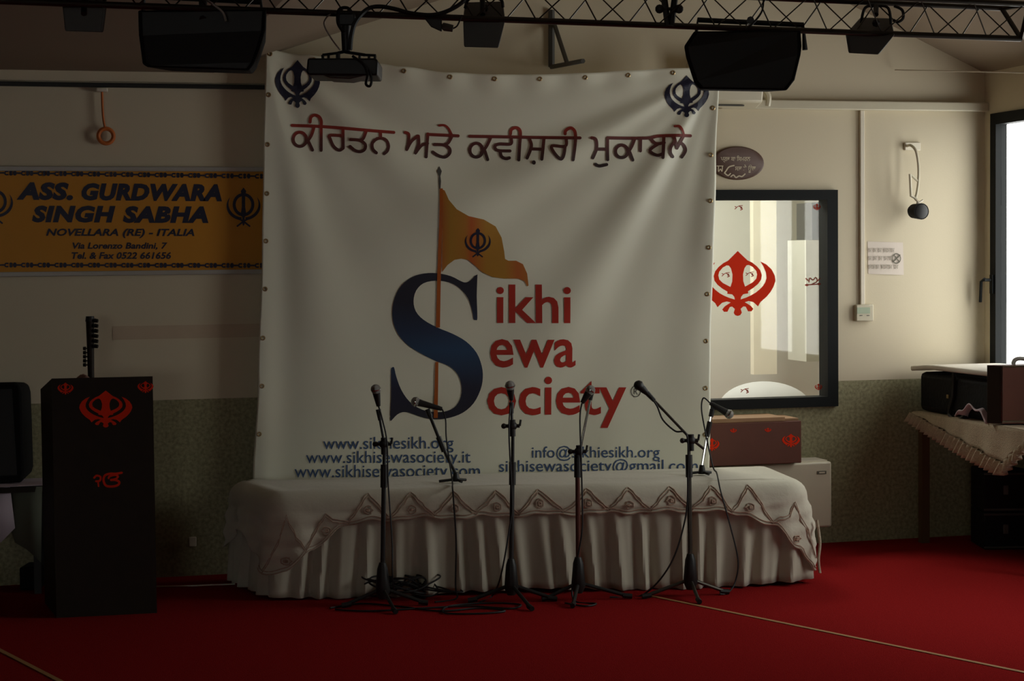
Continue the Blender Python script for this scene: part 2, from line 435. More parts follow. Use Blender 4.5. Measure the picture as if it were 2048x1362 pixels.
# right wall: corner window, then an unseen window added for frontal light
p = onX(1984, 228, XR); wz1 = p.z; wz0 = 0.88
y_first = p.y
wins = [(y_first, y_first - .92), (y_first - 1.75, y_first - 3.5)]
print('win', wz0, wz1, wins)
mb = MB(); ycur = 0.0
for (ya, yb) in wins:
    mb.box((XR, ya, -.1), (XR + WR, ycur, zr + .1)); mb.box((XR, yb, -.1), (XR + WR, ya, wz0)); mb.box((XR, yb, wz1), (XR + WR, ya, zr + .1)); ycur = yb
mb.box((XR, YB, -.1), (XR + WR, ycur, zr + .1))
struct(mb.build('wall_right', M['wall'], smooth=False, weld=False))
for i, (ya, yb) in enumerate(wins):
    fr = MB(); t = 0.065; x0, x1 = XR - .012, XR + .06
    fr.box((x0, yb, wz0), (x1, ya, wz0 + t)); fr.box((x0, yb, wz1 - t), (x1, ya, wz1))
    fr.box((x0, ya - t, wz0 + t), (x1, ya, wz1 - t)); fr.box((x0, yb, wz0 + t), (x1, yb + t, wz1 - t))
    ym = (ya + yb) / 2; fr.box((x0, ym - t * .6, wz0 + t), (x1, ym + t * .6, wz1 - t))
    w = struct(fr.build('window_%d' % (i + 1), M['frame'], smooth=False, weld=False))
    MB().box((XR + .02, yb + t, wz0 + t), (XR + .026, ya - t, wz1 - t)).build('pane', M['pane'], w, smooth=False)
    if i == 0:
        h = MB(); hz = onX(1990, 570, XR).z; hy = ya - t / 2
        h.box((x0 - .012, hy - .016, hz - .05), (x0, hy + .016, hz + .06)); h.tube([(x0 - .01, hy, hz + .03), (x0 - .055, hy, hz + .03)], .009)
        h.tube([(x0 - .052, hy, hz + .036), (x0 - .055, hy + .035, hz + .02), (x0 - .055, hy + .045, hz - .1)], .009)
        h.build('window_handle', M['frame'], w)
    ld = bpy.data.lights.new('daylight_opening', 'AREA'); ld.shape = 'RECTANGLE'; ld.size = (ya - yb); ld.size_y = wz1 - wz0
    ld.cycles.is_portal = True
    lo = bpy.data.objects.new('daylight_opening', ld); lo.location = (XR + .075, ym, (wz0 + wz1) / 2)
    lo.rotation_euler = (math.pi / 2, 0, math.pi / 2); COL.objects.link(lo)
# inner window: frame, pane, stickers
t = wt - onY(1600, 400, 0).z
fr = MB()
fr.box((wl, -.03, wb), (wr, .09, wb + t)); fr.box((wl, -.03, wt - t), (wr, .09, wt)); fr.box((wl, -.03, wb + t), (wl + t, .09, wt - t)); fr.box((wr - t * 1.15, -.03, wb + t), (wr, .09, wt - t))
win = struct(fr.build('window_3', M['frame'], smooth=False, weld=False))
MB().box((wl + t, .03, wb + t), (wr - t, .036, wt - t)).build('pane', M['pane'], win, smooth=False)
glass = lambda x, y, h: onY(x, y, .03 - h)
pr = Print(); emblem_bold(pr, 1475.5, 567, 151, 130, -.02); pr.lay(glass, 'emblem_sticker', M['sticker'], win)
for (x, y, w_, h_) in ((1634, 414, 15, 14), (1637, 774, 15, 14)):
    pr = Print(); emblem_bold(pr, x, y, w_, h_); pr.lay(glass, 'emblem_sticker', M['sticker'], win)
for (x, y) in ((1478, 415), (1490, 781), (1452, 549), (1500, 548)):
    pr = Print(); pr.stroke([(x - 8, y - 2), (x - 5, y), (x - 8, y + 3)], 1.6); pr.stroke([(x - 5, y), (x, y - 3), (x + 7, y - 4)], 1.4); pr.stroke([(x + 1, y - 2), (x + 6, y), (x + 3, y + 1), (x + 7, y + 3), (x + 3, y + 5)], 1.8)
    pr.lay(glass, 'script_sticker', M['marks'], win)
pr = Print()
for (a, b, c, d) in ((-14, -6, -10, -2), (14, -6, 10, -2), (-15, 7, 15, 5)): pr.stroke([(1626 + a, 563 + b), (1626 + c, 563 + d)], 2.2)
pr.stroke([(1618, 564), (1620, 556), (1626, 560), (1632, 555), (1634, 563), (1625, 568)], 2); pr.ellipse(1614, 570, 3, 2.5); pr.ellipse(1638, 568, 3, 2.5)
pr.lay(glass, 'crest_sticker', M['marks'], win)

# room behind the inner window
RY = 2.4
mb = MB(); rx0, rx1 = wl - 1.2, wr + .95
mb.box((rx0, RY, -.1), (rx1, RY + .1, 2.9)); mb.box((rx0 - .1, WT, -.1), (rx0, RY + .1, 2.9)); mb.box((rx1, WT, -.1), (rx1 + .1, RY + .1, 2.9))
struct(mb.build('wall_room', M['room'], smooth=False, weld=False))
mb = MB(); mb.box((rx0 - .1, WT, 2.8), (rx1 + .1, RY + .1, 2.9)); struct(mb.build('ceiling_room', M['room'], smooth=False))
mb = MB(); mb.box((rx0 - .1, WT, -.1), (rx1 + .1, RY + .1, 0)); struct(mb.build('floor_room', M['carpet'], smooth=False))
def strip(x0, x1, y0, y1, Y, th=.03):
    a, b = onY(x0, y0, Y), onY(x1, y1, Y); m = MB(); m.box((a.x, Y, b.z), (b.x, Y + th, a.z)); return m
tag(strip(1506, 1554, 330, 748, 2.05, .06).build('reflection_panel', mat('painted_reflection', (0.92, 0.89, 0.74), .8), smooth=False), 'bright tall white curtain stand-in panel seen through the inner window behind red emblem', 'reflection')  # pale panel standing in for a window reflection in the glass
o = thing('wall_cabinet', onY(1640, 600, 1.2), 'pale narrow upright cabinet at right inside the room behind the inner window', 'cabinet')
strip(1612, 1668, 480, 722, 1.25, .3).build('body', mat('pale_cabinet', (.52, .52, .45), .6), o, smooth=False); strip(1624, 1668, 405, 479, 1.3, .25).build('top_box', M['grey'], o, smooth=False)
strip(1640, 1643, 560, 705, 1.235, .015).build('door_edge', M['grey'], o, smooth=False)
c = onY(1530, 800, .9); rr = (onY(1612, 800, .9) - c).length
mb = MB()
mb.grid(lambda u, v: (c.x + rr * math.sin(v) * math.cos(u), c.y + .35 * math.sin(v) * math.sin(u), c.z - .05 + .165 * math.cos(v) + .004 * math.sin(u * 24) * math.sin(v)), [i * 2 * math.pi / 48 for i in range(48)], [0.01 + j * 1.5 / 10 for j in range(11)], wrap=True)
d1 = tag(mb.build('cloth_cover', mat('striped_white_cloth', (.50, .50, .49), .9), loc=(c.x, c.y, c.z)), 'white domed cloth cover just above the sill behind the inner window', 'cloth')
mb = MB(); mb.box((c.x - rr - .1, c.y - .4, 0), (c.x + rr + .1, c.y + .4, c.z - .04))
tag(mb.build('side_table', M['tan'], smooth=False), 'low table under the white domed cover behind the inner window', 'table')
ld = bpy.data.lights.new('room_lamp', 'AREA'); ld.size = .8; ld.energy = 26; ld.color = (1, .97, .85)
lo = bpy.data.objects.new('room_lamp', ld); lo.location = ((wl + wr) / 2 - .2, 1.2, 2.75); ld.energy = 54; ld.color = (1, 1, .92); COL.objects.link(lo)

# seams on the carpet
for (a, b, nm, lb) in (((1290, 1190), (2130, 1362), 'carpet_tape', 'thin tan seam tape running from the mic stands to lower right on red carpet'),
                       ((-60, 1270), (130, 1368), 'carpet_tape', 'thin faint seam tape on the dark carpet at lower left corner')):
    A, B = onZ(*a), onZ(*b); n = V((-(B - A).y, (B - A).x, 0)).normalized() * .011
    mb = MB(); mb.hexa([A - n, B - n, B + n, A + n], [q + V((0, 0, .003)) for q in (A - n, B - n, B + n, A + n)])
    tag(mb.build(nm, M['tape'], smooth=False), lb, 'tape')

# trims on the back wall
ztr = onY(1700, 212, 0).z
mb = MB(); xa = onY(1536, 212, 0).x
mb.box((onY(1437, 212, 0).x, -.05, ztr - .026), (XR, 0, ztr + .026)); struct(mb.build('trim_1', M['cream'], bevel=.006, smooth=False))
mb = MB(); a, b = onY(1718, 222, 0), onY(1727, 608, 0); mb.box((a.x, -.02, onY(1722, 612, 0).z), (a.x + .026, 0, ztr - .026)); struct(mb.build('trim_2', M['white'], bevel=.003, smooth=False))
zb = onY(200, 171, 0).z
mb = MB(); mb.box((XL, -.035, zb - .011), (onY(640, 175, 0).x, -.005, zb + .011))
tag(mb.build('curtain_rail', M['black'], bevel=.004), 'long black rail running along the back wall left of the white banner', 'rail')
zq = onY(200, 154, 0).z
mb = MB(); mb.box((XL, -.02, zb + .02), (onY(640, 160, 0).x, 0, zc - .0)); struct(mb.build('trim_3', M['wall'], smooth=False))
a, b = onY(225, 651, 0), onY(560, 676, 0)
mb = MB(); mb.box((a.x, -.0015, b.z + .008), (b.x, 0, a.z - .004)); tag(mb.build('tape_mark', M['stain'], smooth=False), 'faint pinkish horizontal band on the wall right of the lectern', 'tape')
c = onY(385, 1083, 0); mb = MB(); mb.box((c.x - .02, -.012, c.z - .025), (c.x + .02, 0, c.z + .025))
tag(mb.build('wall_socket', M['white'], bevel=.004), 'small pale cover plate low on the wall between lectern and platform', 'socket')
# tie wire at upper right
mb = MB(); A = onY(1790, 140, -.02); B = P(2120, 147, depth(A) * .93); mb.tube([A, B], .004, 6)
tag(mb.build('tie_wire', M['white']), 'thin pale wire crossing the upper right corner below the ceiling', 'wire')

# ------------------------------------------------------------------ printed banner
B0 = onY(507, 900, -.13); B1 = onY(1420, 900, -.42)
bt = V((B1.x - B0.x, B1.y - B0.y, 0)).normalized(); BN = V((bt.y, -bt.x, 0))
if BN.y > 0: BN = -BN
LE = [(60, 531.5), (100, 531), (300, 527), (500, 524), (760, 516), (960, 506), (1010, 503)]
RE = [(60, 1442), (150, 1438), (330, 1431), (500, 1425), (700, 1421), (775, 1419), (940, 1417), (1010, 1415)]
TE = [(500, 96), (531, 99), (600, 109), (690, 120), (760, 128), (800, 134), (900, 146), (985, 150), (1080, 150), (1170, 147), (1255, 142), (1345, 137), (1445, 133)]
def disp(x, y):
    d = 0.0
    for (cx, cy, am, k, ph, far) in ((531, 100, .015, 10, .4, 750), (1440, 133, .019, 13, .9, 900)):
        dx, dy = (x - cx), (y - cy); r = math.hypot(dx, dy); th = math.atan2(dy, abs(dx) + 1e-6)
        wv = math.sin(th * k + ph) + .45 * math.sin(th * k * 1.9 + 2 * ph)
        d += am * wv * (1 - math.exp(-(r / 190) ** 2)) * math.exp(-(r / far) ** 2) * (1 if r < far * 2 else 0)
    d += .012 * math.exp(-((x - 531) / 26) ** 2) + .010 * math.exp(-((x - 1420) / 40) ** 2) * math.sin(y / 60)
    d -= .010 * math.exp(-((x - 565) / 40) ** 2)
    ty = interp(TE, x)
    ph = ((x - 807) / 90.5); loc = abs(ph - round(ph))
    d += .006 * math.exp(-((y - ty - 8) / 26) ** 2) * math.cos(2 * math.pi * ph)
    d += .006 * math.sin(x / 140 + y / 90) * math.exp(-((y - 760) / 260) ** 2) + .004 * math.sin((x * .5 + y) / 37 + math.sin(x / 120)) * math.exp(-((y - 820) / 150) ** 2) * math.exp(-((x - 560) / 160) ** 2)
    return d
def ban(x, y, h=0.0):
    return onPl(x, y, B0, BN) + BN * (disp(x, y) + h)
banner = thing('printed_banner', (B0 + B1) / 2 * 1 + V((0, 0, -((B0 + B1) / 2).z + .3)), 'large white printed vinyl banner with eyelets hung behind the platform', 'banner')
mb = MB(); nu, nv = 230, 200
def bsheet(u, v):
    y = 0
    for _ in range(2):
        x = interp(LE, y) * (1 - u) + interp(RE, y) * u; y = interp(TE, x) * (1 - v) + 1000 * v
    return ban(x, y)
mb.grid(bsheet, [i / nu for i in range(nu + 1)], [j / nv for j in range(nv + 1)])
mb.build('sheet', M['vinyl'], banner, solid=.0016)
eye = [(x, interp(TE, x) + 9) for x in (540, 628, 717, 807, 899, 988, 1078, 1169, 1255, 1345, 1428)]
eye += [(interp(LE, y) + 8, y) for y in (190, 289, 387, 482, 578, 676, 772, 868)] + [(interp(RE, y) - 10, y) for y in (216, 310, 402, 495, 588, 682, 776, 868)]
for (x, y) in eye:
    e = MB(); c = ban(x, y, .003); u_ = bt; n = 12
    e.tube([c + (u_ * math.cos(2 * math.pi * k / n) + UP * math.sin(2 * math.pi * k / n)) * .0095 for k in range(n)], .0038, 6, closed=True)
    e.build('eyelet', M['eyelet'], banner)
CUT = 9
# heading in Gurmukhi, drawn stroke by stroke
def heading():
    pr = Print(); w = 6.3
    A = lambda pts, ww=w, sm=True: pr.stroke([(560 + x / 4.6545, 220 + y / 4.6545) for x, y in pts], ww, sm)
    B = lambda pts, ww=w, sm=True: pr.stroke([(960 + x / 4.6545, 220 + y / 4.6545) for x, y in pts], ww, sm)
    ring = lambda S, cx, cy, rx, ry: S([(cx + rx * math.cos(a * .5236), cy + ry * math.sin(a * .5236)) for a in range(-1, 12)])
    A([(112, 143), (400, 155), (800, 190), (1060, 208)])
    ring(A, 185, 272, 62, 66); A([(315, 165), (292, 235), (250, 300)]); A([(262, 285), (303, 372)])
    A([(383, 160), (383, 375)]); A([(383, 160), (383, 100), (362, 62), (320, 48), (288, 68), (280, 112)])
    A([(585, 182), (588, 355)]); A([(588, 355), (550, 374), (500, 338), (468, 270), (464, 236), (585, 240)])
    A([(800, 200), (772, 268), (738, 284)]); A([(655, 276), (738, 284), (790, 320), (788, 365), (750, 388), (700, 378), (652, 340)])
    A([(935, 210), (935, 262)]); A([(895, 400), (862, 365), (857, 315), (890, 277), (935, 264), (985, 280), (1008, 330), (998, 380), (968, 408)])
    A([(1168, 208), (1198, 222), (1200, 265), (1194, 320), (1180, 368)]); A([(1180, 368), (1225, 290), (1285, 242)])
    A([(1290, 242), (1292, 320), (1262, 400)]); A([(1262, 400), (1318, 330), (1375, 310)]); A([(1378, 222), (1362, 435)]); A([(1378, 226), (1660, 240)])
    A([(1605, 238), (1570, 302), (1530, 325)]); A([(1440, 320), (1530, 325), (1580, 355), (1583, 400), (1540, 436), (1480, 424), (1425, 390)])
    A([(1484, 144), (1530, 142), (1568, 170), (1600, 228)], 4.6)
    B([(-95, 244), (400, 252), (925, 262)])
    ring(B, -30, 372, 60, 64); B([(100, 262), (62, 340), (15, 400)]); B([(50, 380), (75, 460)])
    B([(295, 268), (288, 315), (180, 316), (142, 338), (168, 374), (282, 380)]); B([(192, 380), (202, 428), (240, 452), (275, 445)])
    B([(378, 262), (360, 465)]); B([(378, 262), (378, 200), (355, 168), (320, 166), (292, 186), (286, 222)])
    B([(465, 270), (480, 320), (470, 370), (436, 448)]); B([(475, 362), (580, 366)]); B([(597, 270), (570, 460)]); pr.ellipse(960 + 497 / 4.6545, 220 + 490 / 4.6545, 3.8, 4.3)
    B([(800, 272), (786, 340), (668, 335), (682, 395), (740, 458), (770, 430), (786, 340)])
    B([(885, 265), (862, 465)]); B([(885, 265), (882, 200), (855, 168), (825, 172), (797, 195), (792, 222)])
    B([(1032, 262), (1066, 272), (1080, 310), (1080, 370), (1050, 446)]); B([(1085, 366), (1185, 366)]); B([(1182, 262), (1190, 462)]); B([(1078, 506), (1112, 521), (1180, 508)])
    B([(1182, 262), (1550, 262), (1680, 241), (1960, 240)])
    ring(B, 1320, 385, 58, 58); B([(1440, 270), (1412, 340), (1365, 420)]); B([(1395, 392), (1425, 465)]); B([(1495, 266), (1495, 380)])
    B([(1590, 266), (1640, 312), (1710, 305)]); B([(1710, 250), (1694, 445)]); B([(1655, 318), (1582, 375), (1640, 422), (1692, 410)])
    B([(1890, 248), (1830, 356)]); B([(1798, 250), (1830, 352)]); B([(1802, 300), (1768, 350), (1766, 400), (1790, 436)]); B([(1858, 302), (1900, 332), (1914, 380), (1880, 438)])
    B([(1810, 152), (1850, 152), (1878, 190), (1895, 238)], 4.6)
    return pr
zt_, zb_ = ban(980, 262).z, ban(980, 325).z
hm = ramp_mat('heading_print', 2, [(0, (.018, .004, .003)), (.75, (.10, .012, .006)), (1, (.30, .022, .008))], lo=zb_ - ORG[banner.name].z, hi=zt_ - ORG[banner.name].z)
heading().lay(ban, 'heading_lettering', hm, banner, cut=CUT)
for (x, y) in ((595, 168), (1372.5, 193)):
    pr = Print(); emblem_bold(pr, x, y, 90, 96 if x < 900 else 84, .03 if x < 900 else -.03); pr.lay(ban, 'corner_emblem', M['navy'], banner, cut=CUT)
SZ = [(745, 435), (741, 560), (745, 690), (735, 701), (722, 695), (715, 650), (690, 575), (640, 515), (580, 482), (500, 472), (430, 487), (387, 530), (372, 590), (385, 650), (430, 700), (510, 745), (600, 782), (680, 828), (740, 893), (770, 970), (776, 1040), (762, 1110), (722, 1188), (660, 1243), (580, 1274), (500, 1283), (420, 1270), (350, 1245), (310, 1240), (275, 1255), (245, 1285), (235, 1280), (240, 1150), (240, 1000), (245, 980), (258, 980), (270, 1030), (300, 1110), (350, 1180), (420, 1225), (500, 1240), (570, 1233), (620, 1203), (648, 1150), (652, 1085), (630, 1020), (580, 972), (500, 940), (420, 900), (340, 850), (285, 790), (255, 720), (248, 650), (262, 570), (300, 500), (360, 452), (430, 430), (510, 428), (590, 445), (650, 475), (680, 482), (710, 465), (735, 435)]
z5 = lambda x, y: (700 + x / 2.923, 400 + y / 2.923)
sm_ = [(p.x, p.y) for p in spline([V((*z5(x, y), 0)) for x, y in SZ], 3)][:-1]
zS = [ban(870, y).z - ORG[banner.name].z for y in (840, 545)]
s_m = ramp_mat('letter_print', 2, [(0, (.008, .008, .02)), (.22, (.010, .011, .035)), (.47, (.014, .055, .13)), (.6, (.012, .03, .08)), (.8, (.009, .009, .024)), (1, (.009, .009, .022))], lo=zS[0], hi=zS[1])
pr = Print(); pr.poly(sm_); pr.lay(ban, 'letter_s', s_m, banner, cut=CUT)
pr = Print()
for a, b in ((377 - 0, 655), (724, 836)):
    xx = lambda y: 882 - (y - 400) / 436 * 10.5
    pr.poly([(xx(a) - 3.4, a), (xx(a) + 2.6, a), (xx(b) + 4, b), (xx(b) - 4, b)])
pr.lay(ban, 'flag_pole', mat('orange_print', (.42, .10, .008), .5), banner, cut=CUT, lift=.0055)
FZ = [(536, -62), (552, -55), (575, 0), (620, 55), (690, 95), (780, 115), (850, 155), (885, 220), (900, 300), (905, 345), (925, 355), (970, 355), (1010, 375), (1035, 430), (1043, 500), (1035, 505), (1020, 475), (985, 460), (900, 460), (830, 450), (770, 420), (720, 375), (690, 350), (650, 343), (610, 350), (570, 380), (538, 422)]
fx = [ban(x, 460).x - ORG[banner.name].x for x in (882, 1060)]
f_m = ramp_mat('flag_print', 0, [(0, (.42, .11, .008)), (.10, (.40, .20, .012)), (.26, (.42, .17, .010)), (.33, (.48, .10, .008)), (.5, (.44, .21, .012)), (.7, (.42, .20, .012)), (.85, (.46, .11, .008)), (1, (.42, .15, .01))], lo=fx[0], hi=fx[1])
pr = Print(); pr.poly([z5(x, y) for x, y in FZ]); pr.lay(ban, 'flag', f_m, banner, cut=CUT, lift=.005)
pr = Print(); emblem_fine(pr, 955, 485, 52, 58); pr.lay(ban, 'flag_emblem', M['navy'], banner, cut=CUT, lift=.0065)
pr = Print(); pr.poly([(879, 332), (884, 342), (881, 352), (882, 362), (880.5, 378), (878, 378), (877, 362), (878, 352), (874, 342)]); pr.lay(ban, 'pole_finial', M['grey'], banner, cut=CUT)
def ptext(body, x0, y0, x1, y1, name, m, off=0., dy=0.):
    pr = Print(); pr.text(body, [(x0, y0), (x1, y0 + dy), (x1, y1 + dy), (x0, y1)], off); pr.lay(ban, name, m, banner, cut=CUT)
ptext('ikhi', 993, 569, 1140, 646, 'word_ikhi', M['red'], .013)
ptext('ewa', 980, 678, 1151, 735, 'word_ewa', M['red'], .013)
ptext('ociety', 974, 753, 1253, 856, 'word_ociety', M['red'], .013)
pr = Print(); pr.ellipse(1272, 783, 10, 11.5, inner=.86); pr.text('R', [(1268, 777), (1276, 777), (1276, 789), (1268, 789)]); pr.lay(ban, 'registered_mark', M['grey'], banner, cut=CUT)
ptext('www.sikhiesikh.org', 646, 874, 907, 906, 'web_address', M['blue'], .002, -1)
ptext('www.sikhisewasociety.it', 612, 902, 941, 934, 'web_address', M['blue'], .002, -1)
ptext('www.sikhisewasociety.com', 589, 930, 960, 963, 'web_address', M['blue'], .002, -2)
ptext('info@sikhiesikh.org', 1064, 892, 1319, 923, 'mail_address', M['blue'], .002, -1)
ptext('sikhisewasociety@gmail.com', 998, 919, 1394, 951, 'mail_address', M['blue'], .002, -2)

# ------------------------------------------------------------------ amber sign on the wall
SY = -.012
fl = lambda x, y, h: onY(x, y, SY - h)
a, b = onY(-60, 336, SY), onY(540, 548, SY)
sgn = thing('wall_sign', ((a.x + b.x) / 2, SY, b.z), 'long amber wall sign with dark italic lettering left of the banner', 'sign')
z1, z0 = onY(260, 338, SY).z, onY(260, 546, SY).z
MB().box((a.x, SY, z0), (b.x, -.001, z1)).build('panel', M['yellow'], sgn, smooth=False)
for z in (z0, z1): MB().box((a.x, SY - .012, z - .012), (b.x, -.001, z + .012)).build('edge_strip', M['alu'], sgn, smooth=False, bevel=.003)
def stext(body, x0, y0, x1, y1, off, sh, d=0.008):
    pr = Print(); pr.text(body, [(x0, y0), (x1, y0 + d * (x1 - x0)), (x1, y1 + d * (x1 - x0)), (x0, y1)], off, sh); pr.lay(fl, 'sign_lettering', M['navy'], sgn)
stext('ASS.', 33, 364, 146, 400, .06, .2)
stext('GURDWARA', 163, 366, 444, 401, .06, .2)
stext('SINGH', 64, 411, 231, 445, .06, .2, .003)
stext('SABHA', 246, 412, 417, 446, .06, .2, .003)
stext('NOVELLARA (RE) - ITALIA', 92, 457, 389, 476, .035, .25, .002)
stext('Via Lorenzo Bandini, 7', 145, 485, 335, 500, .03, .2, 0)
stext('Tel. & Fax 0522 661656', 143, 504, 342, 518, .03, .2, 0)
for cx in (487, -8):
    pr = Print(); emblem_fine(pr, cx, 414 if cx > 0 else 408, 68, 78); pr.lay(fl, 'sign_emblem', M['navy'], sgn)
for y0, sl_ in ((346, .013), (530, .002)):
    pr = Print(); x = -58
    while x < 518:
        y = y0 + sl_ * x
        pr.stroke([(x + 8, y - 3), (x + 3, y - 3), (x + 1, y), (x + 3, y + 3), (x + 8, y + 3)], 3.0, cap=False); pr.ellipse(x + 13, y - 2.3, 3.3, 2.9, 8); pr.ellipse(x + 13, y + 2.3, 3.3, 2.9, 8)
        pr.ellipse(x + 21, y - 2.3, 3.3, 2.9, 8); pr.ellipse(x + 21, y + 2.3, 3.3, 2.9, 8); pr.stroke([(x + 17, y), (x + 33, y)], 3.2, cap=False)
        x += 33.4
    pr.lay(fl, 'border_ornament', M['navy'], sgn)
# ring pull on its cord
hook = thing('ring_pull', onY(203, 181, -.03), 'orange ring on a cord hanging from small bracket above amber sign', 'ring pull')
c = onY(204, 181, -.02); MB().box((c.x - .028, -.05, c.z - .008), (c.x + .028, 0, c.z + .012)).build('bracket', M['white'], hook, bevel=.004)
MB().tube(spline([onY(204, 184, -.03), onY(205, 215, -.03), onY(207, 240, -.03), onY(211, 259, -.03)]), .006, 8).build('cord', M['orange'], hook)
c = onY(212, 272, -.03); MB().tube([c + V((math.cos(k * .2618) * .038, 0, math.sin(k * .2618) * .038)) for k in range(24)], .011, 8, closed=True).build('ring', M['orange'], hook)

# ------------------------------------------------------------------ wall things on the right
# oval plaque
c = onY(1474, 326.5, 0); rx = (onY(1526, 326, 0) - c).length; rz = c.z - onY(1474, 360, 0).z
pl = thing('oval_plaque', c, 'brown oval plaque with ivory lettering above the inner window', 'plaque')
mb = MB(); n = 40
ringp = lambda k, y: [(c.x + rx * k * math.cos(2 * math.pi * i / n), y, c.z + rz * k * math.sin(2 * math.pi * i / n)) for i in range(n)]
A_ = ringp(1, 0); B_ = ringp(1, -.014); C_ = ringp(.94, -.02)
mb.add(A_ + B_ + C_, [(i, (i + 1) % n, n + (i + 1) % n, n + i) for i in range(n)] + [(n + i, n + (i + 1) % n, 2 * n + (i + 1) % n, 2 * n + i) for i in range(n)] + [tuple(2 * n + i for i in range(n))])
mb.build('board', M['plaque'], pl)
ps = lambda x, y, h: onY(x, y, -.02 - h)
pr = Print(); pr.text('ਪ੍ਰਭ ਕਾ ਿਸਮਰਨ', [(1441, 311), (1501, 311), (1500, 325), (1443, 325)], .012); pr.lay(ps, 'lettering', M['ivory'], pl)
pr = Print(); pr.text('ਸਭ ਤੇ ਊਚ', [(1470, 330), (1512, 329), (1510, 346), (1470, 345)], .012); pr.lay(ps, 'lettering', M['ivory'], pl)
pr = Print(); pr.stroke([(1434, 332), (1446, 332)], 1.6); pr.stroke([(1437, 332), (1437, 343), (1441, 338), (1444, 343), (1445, 332)], 1.8); pr.lay(ps, 'lettering', M['ivory'], pl)
pr = Print(); pr.stroke([(1468, 331), (1458, 334), (1452, 342), (1449, 346)], 2.6); pr.stroke([(1449, 346), (1456, 351), (1461, 347)], 2.4); pr.stroke([(1462, 353), (1467, 350), (1472, 355), (1478, 352), (1484, 353), (1490, 348)], 2.6); pr.lay(ps, 'flourish', M['ivory'], pl)
# thermostat
th = thing('thermostat', onY(1726, 640, 0), 'small cream wall thermostat at lower end of the white conduit', 'thermostat')
a, b = onY(1708, 609, 0), onY(1743, 642, 0)
MB().box((a.x, -.03, b.z), (b.x, 0, a.z)).build('case', M['cream'], th, bevel=.006)
a2, b2 = onY(1714, 615, -.03), onY(1740, 627, -.03); MB().box((a2.x, -.032, b2.z), (b2.x, -.03, a2.z)).build('display', M['lcd'], th, smooth=False)
for x in (1722, 1736):
    q = onY(x, 631, -.03); MB().box((q.x - .008, -.033, q.z - .002), (q.x + .008, -.03, q.z + .002)).build('button', M['grey'], th, smooth=False)
# paper notice
nt_ = thing('paper_notice', onY(1770, 548, 0), 'white handwritten paper notice with no smoking sign taped beside conduit', 'notice')
mb = MB(); mb.grid(lambda u, v: onY(1735 + 71 * u + 1.5 * v, 483 + 65 * v + 2 * u, -.0015 - .003 * math.sin(u * 3.14) * v), [i / 8 for i in range(9)], [i / 6 for i in range(7)]); mb.build('sheet', M['paper'], nt_, solid=.0008, smooth=False)
npz = lambda x, y, h: onY(x, y, -.006 - h)
random.seed(3)
for (xa, xb, y) in ((1737, 1786, 500), (1737, 1782, 516), (1737, 1792, 533)):
    pr = Print(); x = xa
    while x < xb:
        wd_ = random.uniform(5, 9); pr.stroke([(x, y - 3), (x + wd_, y - 3)], 1); pr.stroke([(x + 1, y - 2), (x + wd_ * .5, y + 1), (x + 1, y + 4)], 1.5); pr.stroke([(x + wd_ * .8, y - 3), (x + wd_ * .75, y + 4)], 1.4); x += wd_ + random.choice((.8, .8, 4))
    pr.lay(npz, 'handwriting', M['ink'], nt_)
pr = Print(); pr.ellipse(1793, 517, 9, 10.5, inner=.82); pr.stroke([(1786, 524), (1800, 510)], 2.2); pr.stroke([(1789, 511), (1798, 523)], 1.8); pr.lay(npz, 'no_smoking_symbol', M['darkink'], nt_)
# swan-neck wall lamp
wlmp = thing('wall_lamp', onY(1822, 290, 0), 'small black spotlight on bent pale pipe beside the corner window', 'lamp')
a, b = onY(1808, 285, 0), onY(1839, 301, 0); MB().box((a.x, -.015, b.z), (b.x, 0, a.z)).build('wall_plate', M['white'], wlmp, bevel=.003)
MB().tube(spline([onY(1814, 292, -.015), onY(1822, 291, -.06), onY(1832, 302, -.09), onY(1837, 330, -.1), onY(1837, 360, -.1), onY(1834, 385, -.1), onY(1830, 398, -.1)]), .008, 8).build('neck', M['cream'], wlmp)
MB().tube([onY(1820, 348, -.1), onY(1822, 392, -.1), onY(1834, 398, -.1)], .008, 8).tube([onY(1822, 350, -.1), onY(1835, 362, -.1)], .007).build('stay', M['cream'], wlmp)
c = onY(1838, 423, -.13)
MB().tube([c + V((0, .09, .01)), c + V((0, .06, .004)), c + V((0, -.02, 0)), c + V((0, -.03, 0))], [.028, .042, .046, .047], 20).build('lamp_head', M['cabinet'], wlmp)
MB().tube([c + V((0, -.0305, 0)), c + V((0, -.034, 0))], [.041, .036], 20).build('lens', M['black'], wlmp)
MB().tube([onY(1830, 398, -.1), onY(1838, 405, -.12), onY(1846, 400, -.12)], .006).tube([onY(1836, 402, -.12), c + V((0, .02, .04))], .008).build('bracket', M['white'], wlmp)
# small split air conditioner behind the right speaker
ac = thing('air_conditioner', onY(1490, 215, 0), 'cream wall air conditioner partly hidden behind the right hanging loudspeaker', 'air conditioner')
a, b = onY(1395, 120, -.2), onY(1533, 192, -.2)
MB().hexa([(a.x, -.15, b.z - .03), (b.x, -.15, b.z - .03), (b.x, -.052, b.z - .06), (a.x, -.052, b.z - .06)], [(a.x, -.2, a.z), (b.x, -.2, a.z), (b.x, -.0, a.z), (a.x, -.0, a.z)]).build('case', M['cream'], ac, bevel=.012)
MB().box((a.x + .12, -.12, b.z - .05), (b.x - .1, -.1, b.z - .044)).build('louver', M['grey'], ac, smooth=False)
q = onY(1536, 190, -.05); MB().tube(spline([q + V((-.05, 0, .06)), q, q + V((0, .01, -.06))]), .018, 8).build('pipe_cover', M['cream'], ac)
